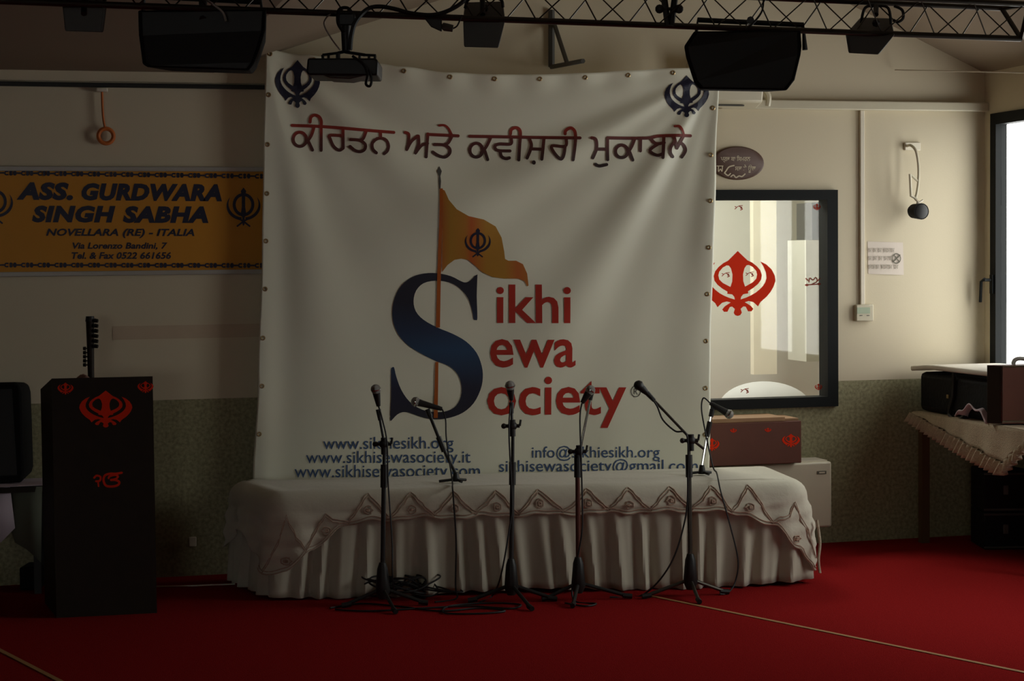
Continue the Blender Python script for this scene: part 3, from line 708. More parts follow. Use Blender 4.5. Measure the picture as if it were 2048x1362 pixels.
# fan coil unit and instrument box on it
fc = thing('fan_coil_unit', onY(1600, 1055, -.1), 'cream enamelled fan coil heater on the wall right of the platform', 'heater')
FY = -.24; a, b = onY(1425, 922, FY), onY(1665, 1055, FY)
x0 = onY(1440, 922, FY).x
zt2 = onY(1640, 924, FY).z; zb2 = onY(1640, 1055, FY).z; x1 = onY(1664, 990, FY).x
MB().box((x0, FY, zb2), (x1, 0, zt2)).build('case', M['cream'], fc, bevel=.012)
MB().box((x0 + .02, FY + .03, zt2), (x1 - .015, -.05, zt2 + .006)).build('top_grille', M['white'], fc, smooth=False)
q = onY(1643, 945, FY); MB().box((q.x - .028, FY - .004, q.z - .009), (q.x + .028, FY, q.z + .009)).build('badge', M['darkink'], fc, smooth=False); MB().box((q.x - .016, FY - .006, q.z - .004), (q.x + .018, FY - .004, q.z + .004)).build('badge', M['cream'], fc, smooth=False)
BY = -.30; a = onY(1423, 843, BY); b = onY(1603, 927, BY); zB = zt2 + .0065
bx0 = onY(1392, 880, BY).x; bx1 = onY(1603, 880, BY).x; bz1 = onY(1500, 845, BY).z
ib = thing('instrument_box', ((bx0 + bx1) / 2, BY + .15, zB), 'brown wooden instrument box with red emblems standing on the fan coil heater', 'box')
MB().box((bx0, BY, zB), (bx1, BY + .28, bz1)).build('body', M['box'], ib, bevel=.004, smooth=False)
lx = onY(1572, 836, BY).x
MB().box((bx0 + .01, BY + .012, bz1), (lx, BY + .26, bz1 + .024)).box((lx, BY + .03, bz1), (bx1 - .005, BY + .26, bz1 + .014)).build('lid', M['tan'], ib, smooth=False, bevel=.003, weld=False)
bs = lambda x, y, h: onY(x, y, BY - h)
for (x, y, w_, h_) in ((1582, 881, 36, 27), (1424, 889, 30, 26)):
    pr = Print(); emblem_bold(pr, x, y, w_, h_); pr.lay(bs, 'emblem_sticker', M['sticker'], ib)
for (x, y) in ((1467, 861), (1536, 860)):
    pr = Print(); emblem_bold(pr, x, y, 13, 9); pr.lay(bs, 'emblem_sticker', M['sticker'], ib)

# ------------------------------------------------------------------ low platform with pleated skirt and embroidered cloth
ZP = 0.515
FL, FR, BLp = onZ(540, 1201), onZ(1624, 1170), onZ(456, 1161)
bl_line = lambda x: B0.y + (x - B0.x) * (B1.y - B0.y) / (B1.x - B0.x)
BLp = V((BLp.x, min(BLp.y, bl_line(BLp.x) - .10), 0))
BR = FR + (BLp - FL) * .0 + V((.10, 0, 0)); BR = V((BR.x, bl_line(min(BR.x, B1.x + .1)) - .06, 0))
print('platform', FL, FR, BR, BLp)
def rounded(poly, rad, per=0.02):
    out = []; n = len(poly)
    for i in range(n):
        p, a, b = poly[i], poly[i - 1], poly[(i + 1) % n]; r = rad[i]
        ua, ub = (a - p).normalized(), (b - p).normalized(); s0, s1 = p + ua * r, p + ub * r
        for k in range(9):
            t = k / 8; out.append(s0 * (1 - t) ** 2 + p * 2 * t * (1 - t) + s1 * t * t)
    dense = []
    for i, p in enumerate(out):
        q = out[(i + 1) % len(out)]; m = max(1, int((q - p).length / per))
        dense += [p + (q - p) * (k / m) for k in range(m)]
    return dense
quad = [BLp, FL, FR, BR]
path = rounded(quad, [.10, .10, .16, .10], .011)
cen = sum(path, V()) / len(path)
NP = len(path); nrm = []; arc = [0]
for i in range(NP):
    t = (path[(i + 1) % NP] - path[i - 1]).normalized(); n = V((t.y, -t.x, 0))
    nrm.append(n if n.dot(path[i] - cen) > 0 else -n)
    if i: arc.append(arc[-1] + (path[i] - path[i - 1]).length)
fdir = (FR - FL).normalized(); flen = (FR - FL).length
def fu(i):   # 0..1 along the front edge
    return (path[i] - FL).dot(fdir) / flen
def on_front(i): return nrm[i].y < -.5
def pleat(s, i):
    return .6 * math.sin(s * 54 + 1.6 * math.sin(s * 7)) + .3 * math.sin(s * 83 + 2 * math.sin(s * 5.3)) + .3 * math.sin(s * 19)
random.seed(11)
plat = thing('low_platform', V((cen.x, cen.y, 0)), 'long low stage platform wrapped in a white pleated skirt before the banner', 'platform')
mb = MB(); ins = [p - nrm[i] * .05 for i, p in enumerate(path)]
mb.prism([V((p.x, p.y, 0.02)) for p in ins[::6]], (0, 0, ZP - .03)); mb.build('deck', M['tan'], plat, smooth=False)
def skirt(i, v):
    i = int(i) % NP; s = arc[i]; k = v ** .8
    d = -.012 + .022 * v + (.005 + .032 * k) * pleat(s + .05 * v * math.sin(s * 2.3), i)
    lift = .012 + .012 * math.sin(s * 4.1) * (1 if on_front(i) else .3)
    return path[i] + nrm[i] * d + V((0, 0, (ZP - .03) * (1 - v) + max(.004, lift) * v))
mb = MB(); mb.grid(skirt, list(range(NP)), [j / 14 for j in range(15)], wrap=True); mb.build('skirt', M['skirt'], plat, solid=.002)
HT = [(-.02, .36), (.0, .39), (.03, .38), (.075, .28), (.13, .165), (.2, .135), (.5, .13), (.8, .13), (.87, .155), (.93, .22), (.97, .34), (1.0, .47), (1.05, .44)]
def hem(i):
    u = fu(i)
    if nrm[i].y < -.3: return interp(HT, u) + .006 * math.sin(arc[i] * 21) + .004 * math.sin(arc[i] * 47)
    if nrm[i].x < -.5:
        d = (path[i] - FL).length / (BLp - FL).length; return .34 - .10 * math.sin(d * 3.1) + .03 * math.sin(d * 9)
    if nrm[i].x > .5:
        d = (path[i] - FR).length; return .44 - min(.3, d * .6)
    return .05
def cover(i, h, off=0.0):
    """point h metres of cloth down from the top rim (negative: towards the middle)"""
    i = int(i) % NP; s = arc[i]; R = .085
    big = .012 * math.sin(s * 17 + math.sin(s * 3)) + .008 * math.sin(s * 39 + 1)
    rise = .012 * math.sin(s * 7) * 0
    if h < -R * 1.2:
        k = min(1.0, -(h + R * 1.2)); p = path[i] + (cen - path[i]) * k
        return p - nrm[i] * R * (1 - k) + V((0, 0, ZP + .012 + .006 * math.sin(p.x * 5) * math.sin(p.y * 7) + off))
    if h < 0:
        a = (1 + h / (R * 1.2)) * math.pi / 2
        return path[i] + nrm[i] * (-R + (R + .012 + off) * math.sin(a)) + V((0, 0, ZP + .012 - R + (R + off) * math.cos(a)))
    sway = .012 + .016 * min(1, h / .15) + big * min(1, h / .12) + .012 * min(1, h / .3)
    wr_ = .0065 * math.sin(h * 70 + s * 6 + 2 * math.sin(s * 4)) * min(1, h / .03)
    return path[i] + nrm[i] * (sway + wr_ + off) + V((0, 0, ZP + .012 - R - h * .98))
RD = [-1.102, -.8, -.6, -.45, -.3, -.22, -.16, -.12, -.102, -.085, -.068, -.051, -.034, -.017, 0]
def coverv(i, j):
    i = int(i) % NP; j = int(j)
    if j < len(RD): return cover(i, RD[j])
    return cover(i, (hem(i) - .075) * (j - len(RD) + 1) / 14)
ec = thing('embroidered_cloth', V((cen.x, cen.y, ZP)), 'white cloth with embroidered zigzag border spread over the low platform', 'cloth')
mb = MB(); mb.grid(coverv, list(range(NP)), list(range(len(RD) + 14)), wrap=True); mb.build('cloth', M['cloth'], ec, solid=.002)
sel = [i for i in range(NP) if nrm[i].y < -.3]
sel.sort(key=lambda i: fu(i))
def at_u(u):
    return min(sel, key=lambda i: abs(fu(i) - u))
mb = MB(); mb.tube([cover(i, hem(i) - .080, .006) for i in sel], .0026, 6)
mb.tube([cover(i, hem(i) - .095, .006) for i in sel], .0024, 6); mb.build('hem_border', M['stitch'], ec)
peaks = []; px_ = [575, 652, 735, 820, 905, 990, 1075, 1172, 1255, 1340, 1425, 1500, 1595]
us = [(x - 540) / 1090 for x in px_]
for dlt in (0, .014):
    mb = MB(); pts = []
    for k, u in enumerate(us):
        um = (us[k - 1] + u) / 2 if k else u - .03
        for f_ in range(6): 
            t = f_ / 6; i = at_u(um + (u - um) * t); b0 = hem(i) - .098; t0 = -.06 if .12 < u < .9 else .02
            pts.append(cover(i, b0 + (t0 - b0) * t + dlt, .004))
        un = (us[k + 1] + u) / 2 if k < len(us) - 1 else u + .03
        for f_ in range(6):
            t = f_ / 6; i = at_u(u + (un - u) * t); b0 = hem(i) - .098; t0 = -.06 if .12 < u < .9 else .02
            pts.append(cover(i, t0 + (b0 - t0) * t + dlt, .004))
    mb.tube(pts, .0026, 6); mb.build('zigzag_stitching', M['stitch'], ec)
for k, u in enumerate(us):
    i = at_u(u); h0 = hem(i) - .125; mb = MB()
    for R_, rr_ in ((.019, .003), (.006, .006)):
        ptsr = []
        for q_ in range(12):
            a = q_ * math.pi / 6; du = R_ * math.cos(a) / flen; ptsr.append(cover(at_u(u + du), h0 + R_ * math.sin(a), .005))
        mb.tube(ptsr, rr_, 6, closed=True)
    mb.build('rosette', M['stitch'], ec)
# hem tail hanging off the right corner
mb = MB(); A = cover(at_u(1.02), .05, .004)
tail = [P(1634, 1040, depth(FR) + .02), P(1640, 1085, depth(FR)), P(1637, 1120, depth(FR) - .01), P(1640, 1146, depth(FR) - .01)]
mb.tube(spline(tail), [.007] * 25, 8); mb.build('frayed_trim', M['lace'], ec)

# ------------------------------------------------------------------ microphones, stands, cables
def make_mic(tip, tail, label, r=.024, silver=True):
    tip, tail = V(tip), V(tail); d = (tail - tip).normalized(); L = (tail - tip).length
    m = thing('microphone', tail, label, 'microphone', 'microphones before the banner')
    g = MB(); pts = [tip + d * (r * 1.7 * t) for t in (0, .06, .2, .45, .75, 1.0)]
    g.tube(pts, [r * .15, r * .45, r * .8, r, r * .97, r * .8], 16); g.build('grille', M['grille'] if silver else M['black'], m)
    MB().tube([tip + d * r * .92, tip + d * r * 1.12], r * 1.06, 16).build('collar_ring', M['chrome'] if silver else M['black'], m)
    MB().tube([tip + d * r * 1.7, tip + d * r * 2.4, tip + d * (L * .85), tail], [r * .8, r * .72, r * .52, r * .42], 14).build('body', M['black'], m)
    return m
def cable(pts, label, r=.0042):
    return tag(MB().tube(spline(pts, 8), r, 6).build('microphone_cable', M['cable'], loc=pts[-1]), label, 'cable')
def stand(base, legs, pole, clutch, boom, label, low_top, metal='black', hub=.03, lower=None, boom_metal=None):
    """base: floor point; legs: tips; pole: top; boom: start and end points"""
    s = thing('microphone_stand', base, label, 'microphone stand', 'microphone stands on the carpet')
    hubp = base + V((0, 0, .16))
    MB().tube([hubp + V((0, 0, .05)), hubp + V((0, 0, .02)), hubp - V((0, 0, .09)), base + V((0, 0, .035))], [.016, .026, .036, .02], 12).build('hub', M['black'], s)
    for q in legs:
        l = MB().tube([base + V((0, 0, .085)), q + V((0, 0, .014))], .009, 8).build('leg', M[metal], s)
        d = (q - base).normalized(); MB().tube([q - d * .03 + V((0, 0, .018)), q + d * .015 + V((0, 0, .013))], .0125, 8).build('rubber_foot', M['black'], l)
    MB().tube([hubp, low_top], .0115, 10).build('lower_tube', lower or M[metal], s)
    MB().tube([low_top - (pole - hubp).normalized() * .06, low_top + (pole - hubp).normalized() * .05], .017, 10).build('height_clutch', M['black'], s)
    MB().tube([low_top, pole], .0085, 10).build('upper_tube', M[metal], s)
    c = MB(); c.ball(clutch, .024, 12, (1, .8, 1)); c.tube([clutch - RGT * .04, clutch + RGT * .035], .009, 8); c.ball(clutch - RGT * .042, .014, 8); c.tube([clutch + UP * .03, clutch - UP * .05], .015, 10)
    cl = c.build('boom_clutch', M['black'], s)
    MB().tube([clutch + RGT * .035, clutch + RGT * .04 + UP * .03], .006, 6).build('wing_screw', M['black'], cl)
    MB().tube(boom, .0068, 8).build('boom_arm', boom_metal or M[metal], s)
    e = boom[-1]; d = (boom[-1] - boom[-2]).normalized(); MB().tube([e - d * .045, e + d * .008], [.010, .013], 8).build('microphone_clip', M['black'], s)
    return s
dA = depth(onZ(766, 1212)); bA = onZ(766, 1212)
stand(bA, [onZ(690, 1216), onZ(850, 1211), onZ(790, 1228)], P(769, 890, dA), P(768, 888, dA), [P(772, 905, dA), P(764, 862, dA), P(757, 822, dA)], 'black microphone stand at far left rising from the cable pile', P(768, 950, dA))
make_mic(P(750, 769, dA - .03), P(757, 812, dA), 'microphone on top of the leftmost floor stand, before the large letter')
bC = onZ(1023, 1204); dC = depth(bC)
stand(bC, [onZ(942, 1206), onZ(1108, 1203), onZ(1062, 1222)], P(1026, 850, dC), P(1025, 852, dC), [P(1026, 870, dC), P(1024, 845, dC), P(1023, 808, dC)], 'straight black microphone stand standing before the centre of the platform', P(1025, 945, dC))
make_mic(P(1019, 762, dC - .03), P(1023, 800, dC), 'upright microphone on the straight stand below the middle lettering')
bD = onZ(1157, 1200); dD = depth(bD)
redpole = mat('reddish_tube', (.10, .03, .022), .4, metal=.5)
stand(bD, [onZ(1258, 1198), onZ(1146, 1216), onZ(1090, 1203)], P(1157, 905, dD), P(1158, 903, dD), [P(1156, 925, dD), P(1164, 880, dD), P(1184, 782, dD + .02)], 'microphone stand with short chrome boom and steel lower tube', P(1155, 930, dD), lower=redpole, boom_metal=M['chrome'])
make_mic(P(1186, 772, dD - .02), P(1164, 806, dD - .02), 'slanted microphone hanging at the top of the chrome boom')
bE = onZ(1381, 1193); dE = depth(bE)
stand(bE, [onZ(1452, 1189), onZ(1398, 1208), onZ(1290, 1198)], P(1378, 890, dE), P(1382, 881, dE), [P(1408, 898, dE), P(1380, 876, dE), P(1296, 788, dE)], 'microphone stand with long boom slanting up left at platform right end', P(1378, 930, dE), metal='steel', boom_metal=M['steel'])
make_mic(P(1270, 764, dE), P(1298, 790, dE), 'microphone at upper left tip of the long slanted boom', silver=False)
# two short stands on the platform
def desk_stand(base, arm, label, chrome=False):
    s = thing('desk_microphone_stand', base, label, 'microphone stand', 'short microphone stands on the platform')
    for (a, b) in ((-.085, -.02), (.05, .03), (.03, -.05)):
        MB().tube([base + V((0, 0, .014)), base + RGT * a + FWD * b + V((0, 0, .007))], .007, 8).build('foot', M['black'], s)
    MB().tube([base + V((0, 0, .004)), base + V((0, 0, .05))], [.022, .012], 10).build('hub', M['black'], s)
    MB().tube([base + V((0, 0, .04)), arm[0], arm[1]], .0085, 8).build('arm', M['chrome'] if chrome else M['black'], s)
    d = (arm[1] - arm[0]).normalized(); c = arm[0]
    MB().tube([c - d * .03, c + d * .05], .014, 8).build('clutch', M['black'], s)
    MB().tube([arm[1] - d * .03, arm[1] + d * .01], .013, 8).build('microphone_clip', M['black'], s)
    return s
def cloth_pt(px, py): return onZ(px, py, ZP + .015)
bB = cloth_pt(912, 964); dB = depth(bB)
desk_stand(bB, [P(884, 892, dB), P(856, 822, dB)], 'short black microphone stand leaning left on the platform by the letter')
make_mic(P(822, 801, dB), P(884, 818, dB), 'horizontal microphone on the short stand, pointing left')
bF = cloth_pt(1404, 949); dF = depth(bF)
desk_stand(bF, [P(1416, 862, dF), P(1424, 822, dF)], 'short chrome microphone stand on right end of the platform', True)
make_mic(P(1466, 833, dF), P(1420, 806, dF), 'microphone on the short chrome stand, pointing down right')
# cables
gz = lambda x, y: onZ(x, y, .006)
cable([P(757, 812, dA), P(765, 840, dA - .02), P(774, 885, dA - .025), P(776, 960, dA - .02), P(784, 1080, dA - .02), P(786, 1165, dA), gz(800, 1188), gz(850, 1196)], 'cable running down the leftmost microphone stand')
ff = lambda px: depth(FL) + (depth(FR) - depth(FL)) * (px - 540) / 1090
cable([P(884, 818, dB), P(891, 838, dB - .03), P(893, 880, dB - .05), P(904, 958, dB - .06), P(905, 975, ff(905) - .085), P(907, 1000, ff(907) - .105), P(912, 1080, ff(912) - .12), P(911, 1170, ff(911) - .12), gz(912, 1197), gz(870, 1204)], 'cable hanging down the platform front from the left short stand')
cable([P(1023, 800, dC), P(1018, 860, dC - .03), P(1024, 1000, dC - .02), P(1020, 1050, dC - .02), P(1002, 1150, dC - .02), gz(984, 1192), gz(960, 1204)], 'cable falling left from the straight centre microphone stand')
cable([P(1164, 806, dD - .02), P(1160, 838, dD - .02), P(1163, 940, dD - .03), P(1165, 1040, dD - .03), P(1160, 1090, dD - .03), P(1145, 1165, dD - .02), gz(1150, 1202), gz(1192, 1207), gz(1170, 1212), gz(1130, 1206)], 'cable twisting down the stand with the chrome boom')
cable([P(1298, 790, dE), P(1314, 812, dE - .02), P(1326, 840, dE - .02), P(1350, 862, dE - .02), P(1374, 872, dE - .03), P(1376, 960, dE - .03), P(1370, 1040, dE - .03), P(1340, 1130, dE - .03), gz(1285, 1190), gz(1220, 1194)], 'cable looping below the long boom and sweeping to the floor')
cable([P(1420, 806, dF), P(1407, 796, dF), P(1403, 815, dF), P(1408, 850, dF - .02), P(1425, 930, dF - .03), P(1433, 945, dF - .15), P(1437, 962, ff(1437) - .06), P(1442, 985, ff(1441) - .105), P(1460, 1050, ff(1460) - .12), P(1476, 1120, ff(1476) - .12), P(1470, 1165, ff(1470) - .12), gz(1455, 1186), gz(1440, 1188)], 'cable draping over right end of the platform front')
random.seed(5)
c0 = onZ(800, 1196)
pts = []
for k in range(120):
    a = k * .62; r_ = .10 + .05 * math.sin(k * .37) + .03 * random.random()
    pts.append(c0 + RGT * (r_ * math.cos(a) + .03 * math.sin(k * .11)) + FWD * (.62 * r_ * math.sin(a)) + V((0, 0, .012 + .10 * (0.5 + .5 * math.sin(k * .9)) * math.exp(-k / 160) + .0004 * k)))
tag(MB().tube(spline(pts, 4), .0045, 6).build('coiled_cable', M['cable'], loc=c0), 'tangled pile of coiled black cable around the leftmost stand foot', 'cable')
c1 = onZ(855, 1196); pts = []
for k in range(30):
    a = k * .45; pts.append(c1 + RGT * (.11 * math.cos(a) + .004 * k - .05) + FWD * .05 * math.sin(a) + V((0, 0, .03 + .045 * math.sin(a * .5) ** 2)))
tag(MB().tube(spline(pts, 5), .0045, 6).build('coiled_cable', M['cable'], loc=c1), 'looser raised loops of black cable just right of the tangled pile', 'cable')
pts = [gz(660, 1216), gz(720, 1207), gz(800, 1213), gz(880, 1222), gz(960, 1216), gz(1010, 1222), gz(960, 1227), gz(890, 1226), gz(900, 1212), gz(980, 1206), gz(1040, 1209), gz(1020, 1217), gz(940, 1212), gz(850, 1216), gz(740, 1222), gz(670, 1219)]
tag(MB().tube(spline(pts, 6), .0045, 6).build('floor_cable', M['cable'], loc=pts[0]), 'flat loops of black cable on the carpet in front of the platform', 'cable')
pts = [gz(313, 1173), gz(360, 1172), gz(420, 1170), gz(470, 1168)]
tag(MB().tube(spline(pts, 6), .004, 6).build('floor_cable', M['white'], loc=pts[0]), 'thin pale cable on the floor between lectern and platform', 'cable')

# ------------------------------------------------------------------ lectern
a0, a1 = onZ(113, 1236), onZ(314, 1226)
sh = onZ(90, 1206) - a0
hL = onPl(110, 757, a0, V((FWD.x, FWD.y, 0))).z; hb = hL - .075
lec = thing('lectern', (a0 + a1) / 2 + sh * .5, 'dark wooden lectern with red emblems on its front at left', 'lectern')
thk = (a1 - a0).normalized() * .02
a1b = a1 + V((sh.x * .35 + .02, sh.y, 0)) * 1
def slab(q0, q1, q2, q3, h): return MB().hexa([q0, q1, q2, q3], [q + V((0, 0, hh)) for q, hh in zip((q0, q1, q2, q3), h)])
iw = V((0, .02, 0))
slab(a0, a1, a1 + iw, a0 + iw, (hL, hL, hL - .003, hL - .003)).build('front_panel', M['wood'], lec, smooth=False)
e0, e1 = a0 + sh, a1 + sh * .9 + V((.0, 0, 0))
slab(a0 + iw, a0 + iw + thk, e0 + thk, e0, (hL - .003, hL - .003, hb, hb)).build('side_panel', M['wood'], lec, smooth=False)
slab(a1 - thk + iw, a1 + iw, e1 + thk * .2, e1 - thk, (hL - .003, hL - .003, hb, hb)).build('side_panel', M['wood'], lec, smooth=False)
mb = MB(); q = [a0 + iw + thk + UP * (hL - .03), a1 - thk + iw + UP * (hL - .03), e1 - thk + UP * (hb - .03), e0 + thk + UP * (hb - .03)]; mb.hexa(q, [p + UP * .018 for p in q]); mb.build('sloping_top', M['wood'], lec, smooth=False)
ln = (a1 - a0).normalized(); LN = V((ln.y, -ln.x, 0)); LN = LN if LN.y < 0 else -LN
ls = lambda x, y, h: onPl(x, y, a0, LN) + LN * h
pr = Print(); emblem_bold(pr, 211.5, 818, 106, 74); pr.lay(ls, 'front_emblem', M['sticker'], lec)
for (x, y) in ((131, 777), (291, 774)):
    pr = Print(); emblem_bold(pr, x, y, 32, 24); pr.lay(ls, 'corner_emblem', M['sticker'], lec)
pr = Print(); z7 = lambda pts: [(x / 4.0065, 900 + y / 4.0065) for x, y in pts]
pr.stroke(z7([(755, 222), (775, 205), (805, 215), (800, 245), (770, 250)]), 4.0); pr.stroke(z7([(785, 250), (790, 290)]), 3.2)
pr.stroke(z7([(975, 182), (930, 190), (880, 190), (840, 205), (830, 245), (850, 285), (900, 292), (945, 280), (955, 255), (925, 240), (890, 240)]), 4.6); pr.stroke(z7([(890, 240), (930, 230), (945, 210), (920, 200), (880, 210), (870, 225)]), 4.0)
pr.lay(ls, 'script_emblem', M['sticker'], lec)
# folded pink cloth on the lectern and the string instrument behind it
c = (a0 + a1) / 2 + sh * .42 + V((-.06, 0, 0)); hz_ = hL - .015 + (hb - hL) * .42
mb = MB(); mb.grid(lambda u, v: c + RGT * (.085 * (u - .5) * 2) + FWD * (.05 * (v - .5) * 2) + V((0, 0, hz_ - c.z + .012 + .03 * math.sin(u * 3.14) * math.sin(v * 3.14) + .012 * math.sin(u * 11 + v * 5))), [i / 10 for i in range(11)], [i / 8 for i in range(9)])
tag(mb.build('folded_cloth', mat('dusky_pink_cloth', (.30, .16, .12), .9), solid=.004, loc=c), 'small crumpled pink cloth lying on top of the lectern', 'cloth')
dI = depth(a0) + .62
ib_ = P(181, 640, dI); fb = V((ib_.x - .01, ib_.y - .02, 0)); top = P(180, 638, dI); nk = P(182, 745, dI)
inst = thing('bowed_string_instrument', fb, 'upright string instrument with tuning pegs showing above the lectern', 'instrument')
MB().obox(fb + V((0, 0, .16)), RGT * .09, FWD * .07, UP * .16).build('sound_box', M['wood'], inst, bevel=.03)
MB().tube([fb + V((0, 0, .3)), nk, nk + (top - nk) * .5, top], [.02, .016, .018, .021], 10).build('neck', M['wood'], inst)
MB().tube([top - UP * .012, top + UP * .014], [.024, .02], 10).build('head_cap', M['black'], inst)
for k in range(6):
    y = 642 + k * 10.2; MB().tube([P(182, y, dI), P(190, y, dI - .01)], .0045, 6).tube([P(189, y - 1, dI - .01), P(196, y, dI - .012)], [.011, .009], 8).build('tuning_peg', M['black'], inst)
for k in range(5):
    y = 697 + k * 8.2; MB().tube([P(178, y, dI), P(171, y, dI - .01)], .004, 6).tube([P(172, y, dI - .01), P(166, y, dI - .012)], [.010, .008], 8).build('tuning_peg', M['black'], inst)

# ------------------------------------------------------------------ left edge: loudspeaker on a clothed table
tb = onZ(30, 1190); dT = depth(tb); zT = P(30, 972, dT).z
tabL = thing('side_table', V((tb.x - .2, tb.y + .15, 0)), 'small table at far left under a draped cloth', 'table')
tl = V((tb.x - .55, tb.y, 0)); tr_ = P(84, 972, dT); tw = V((tr_.x, tr_.y, 0))
bk = V((.02, .3, 0))
slab(tl + UP * (zT - .03), tw + UP * (zT - .03), tw + bk + UP * (zT - .03), tl + bk + UP * (zT - .03), (.026,) * 4).build('top', M['wood'], tabL, smooth=False)
for q in (tw + V((-.03, .03, 0)), tw + bk + V((-.03, -.03, 0)), tl + V((.03, .03, 0)), tl + bk + V((.03, -.03, 0))):
    MB().box((q.x - .018, q.y - .018, 0), (q.x + .018, q.y + .018, zT - .03)).build('leg', M['black'], tabL, smooth=False)
clL = thing('table_cloth', tw + UP * zT, 'pale cloth with hanging corners on the small table at far left', 'tablecloth')
mb = MB(); yF = tw.y - .012
mb.add([(tl.x, yF, zT + .004), (tw.x + .012, yF, zT + .004), (tw.x + .012, (tw + bk).y, zT + .004), (tl.x, (tw + bk).y, zT + .004)], [(0, 1, 2, 3)]); mb.build('top_sheet', M['lilac'], clL, solid=.003, smooth=False)
pA, pB, pC = P(0, 974, dT - .03), P(18, 974, dT - .03), P(31, 1055, dT - .03)
mb = MB()
ftop = [P(x, 973, dT - .025) for x in (-190, -90, -20, 20)]; fbot = [P(-190, 1090, dT - .025), P(-90, 1090, dT - .04), P(2, 1085, dT - .03), P(30, 1056, dT - .04)]
mb.add(ftop + fbot, [(i, i + 1, i + 5, i + 4) for i in range(3)]); mb.build('front_drop', M['lilac'], clL, solid=.003)
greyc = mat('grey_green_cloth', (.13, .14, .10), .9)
rtop = [P(x, 973, dT - .005) for x in (16, 40, 62, 84)]; rbot = [P(22, 1060, dT - .005), P(30, 1085, dT - .01), P(55, 1100, dT - .0), P(82, 1125, dT - .01)]
mb = MB(); mb.add(rtop + rbot, [(i, i + 1, i + 5, i + 4) for i in range(3)]); mb.build('side_drop', greyc, clL, solid=.003)
dS = dT + .05
sp = thing('floor_loudspeaker', P(10, 972, dS), 'black loudspeaker standing on the clothed table at far left edge', 'loudspeaker')
poly = [P(x, y, dS) for x, y in ((-120, 767), (28, 764), (38, 769), (42, 785), (47, 950), (42, 966), (-120, 970))]
poly = [V((p.x, p.y, max(p.z, zT + .007))) for p in poly]
MB().prism(poly, FWD * .24, .92).build('cabinet', M['cabinet'], sp, bevel=.012)
gp = [P(x, y, dS - .003) for x, y in ((-110, 780), (24, 778), (34, 950), (-110, 955))]; MB().prism(gp, FWD * -.008).build('grille', M['black'], sp, smooth=False)
q = onZ(68, 1183); mb = MB(); mb.obox(q + V((0, .12, .06)), RGT * .05, FWD * .09, UP * .058); tag(mb.build('floor_case', M['bag'], bevel=.01), 'low dark case on the floor beside the lectern under the left table', 'case')

# ------------------------------------------------------------------ truss and what hangs from it
ZB = 2.5
tA, tB = onZ(-160, -4, ZB), onZ(2042, 77.5, ZB)
td = (tB - tA).normalized(); tn = V((-td.y, td.x, 0)); tn = tn if tn.dot(FWD) > 0 else -tn
TLn = (tB - tA).length
eb = onPl(2017, 17, tB + tn * .065, tn)     # back upper chord end
TH = eb.z - ZB
print('truss', tA, tB, TH, zc)
tr = thing('lighting_truss', (tA + tB) / 2, 'long triangular steel lighting truss spanning the top of the hall', 'truss')
cb = tn * .065 + UP * TH; cf = tn * -.065 + UP * TH; shrt = td * .045
for q0, q1, r_ in ((tA, tB, .0115), (tA + cb, tB + cb - shrt, .011), (tA + cf, tB + cf - shrt * .2, .011)): MB().tube([q0, q1], r_, 10).build('chord', M['steel'], tr)
MB().tube([tB + cb - shrt, tB], .010, 8).build('end_post', M['steel'], tr); MB().tube([tB + cf - shrt * .2, tB], .010, 8).build('end_post', M['steel'], tr); MB().tube([tB + cb - shrt, tB + cf - shrt * .2], .010, 8).build('end_post', M['steel'], tr)
per = .235; k = 0; nb = int(TLn / per); cnt = 0
for k in range(nb):
    s0 = TLn - .04 - (k + 1) * per
    q = tA + td * s0
    for cc in (cb, cf):
        o_ = td * (per * (.0 if cc is cb else .5))
        if TLn - s0 - per > -.5 and s0 > 0:
            MB().tube([q + o_, q + o_ + td * per * .55 + cc], .0028, 6).build('brace', M['steel'], tr)
            if s0 + per * (1.0 if cc is cb else 1.5) < TLn: MB().tube([q + o_ + td * per * .55 + cc, q + o_ + td * per], .0028, 6).build('brace', M['steel'], tr)
def tpt(px):     # point on the lower chord above pixel column px
    d = ray(px, 40); n = V((-td.y, td.x, 0)); return EYE + d * ((tA - EYE).dot(n) / d.dot(n))
# hanging loudspeakers
def hang_speaker(poly, yoke, dz, label):
    cx = sum(p[0] for p in poly) / len(poly); D0 = depth(tpt(cx)) - .02
    s = thing('hanging_loudspeaker', P(cx, poly[0][1], D0), label, 'loudspeaker', 'loudspeakers hung under the truss')
    pp = [P(x, y, D0 + (.02 if y < 75 else 0)) for x, y in poly]
    MB().prism(pp, FWD * .27, .82).build('cabinet', M['cabinet'], s, bevel=.006)
    n = len(pp); c_ = sum(pp, V()) / n; MB().prism([c_ + (p - c_) * .93 - FWD * .006 for p in pp], FWD * .012).build('grille', M['black'], s, smooth=False)
    (x0, y0), (x1, y1) = yoke; yd = D0 + .12
    MB().tube([P(x0 - 6, y0 + 50, yd), P(x0, y0, yd), P(x1, y1, yd), P(x1 + 4, y1 + 50, yd)], .011, 6).build('yoke', M['black'], s)
    xm = (x0 + x1) / 2; MB().tube([P(xm, (y0 + y1) / 2, yd), tpt(xm) + UP * .0], .014, 8).build('truss_clamp', M['black'], s)
    return s
hang_speaker([(275, 20), (533, 18), (531, 60), (518, 100), (508, 128), (498, 141), (294, 134), (284, 128), (277, 70)], ((290, -8), (522, 4)), 0, 'black loudspeaker hung under the truss at left above amber sign')
hang_speaker([(1388, 62), (1602, 60), (1604, 92), (1602, 110), (1590, 160), (1574, 181), (1400, 178), (1388, 165), (1372, 115), (1368, 92)], ((1396, 40), (1606, 50)), 0, 'black loudspeaker hung under the truss at upper right corner of banner')
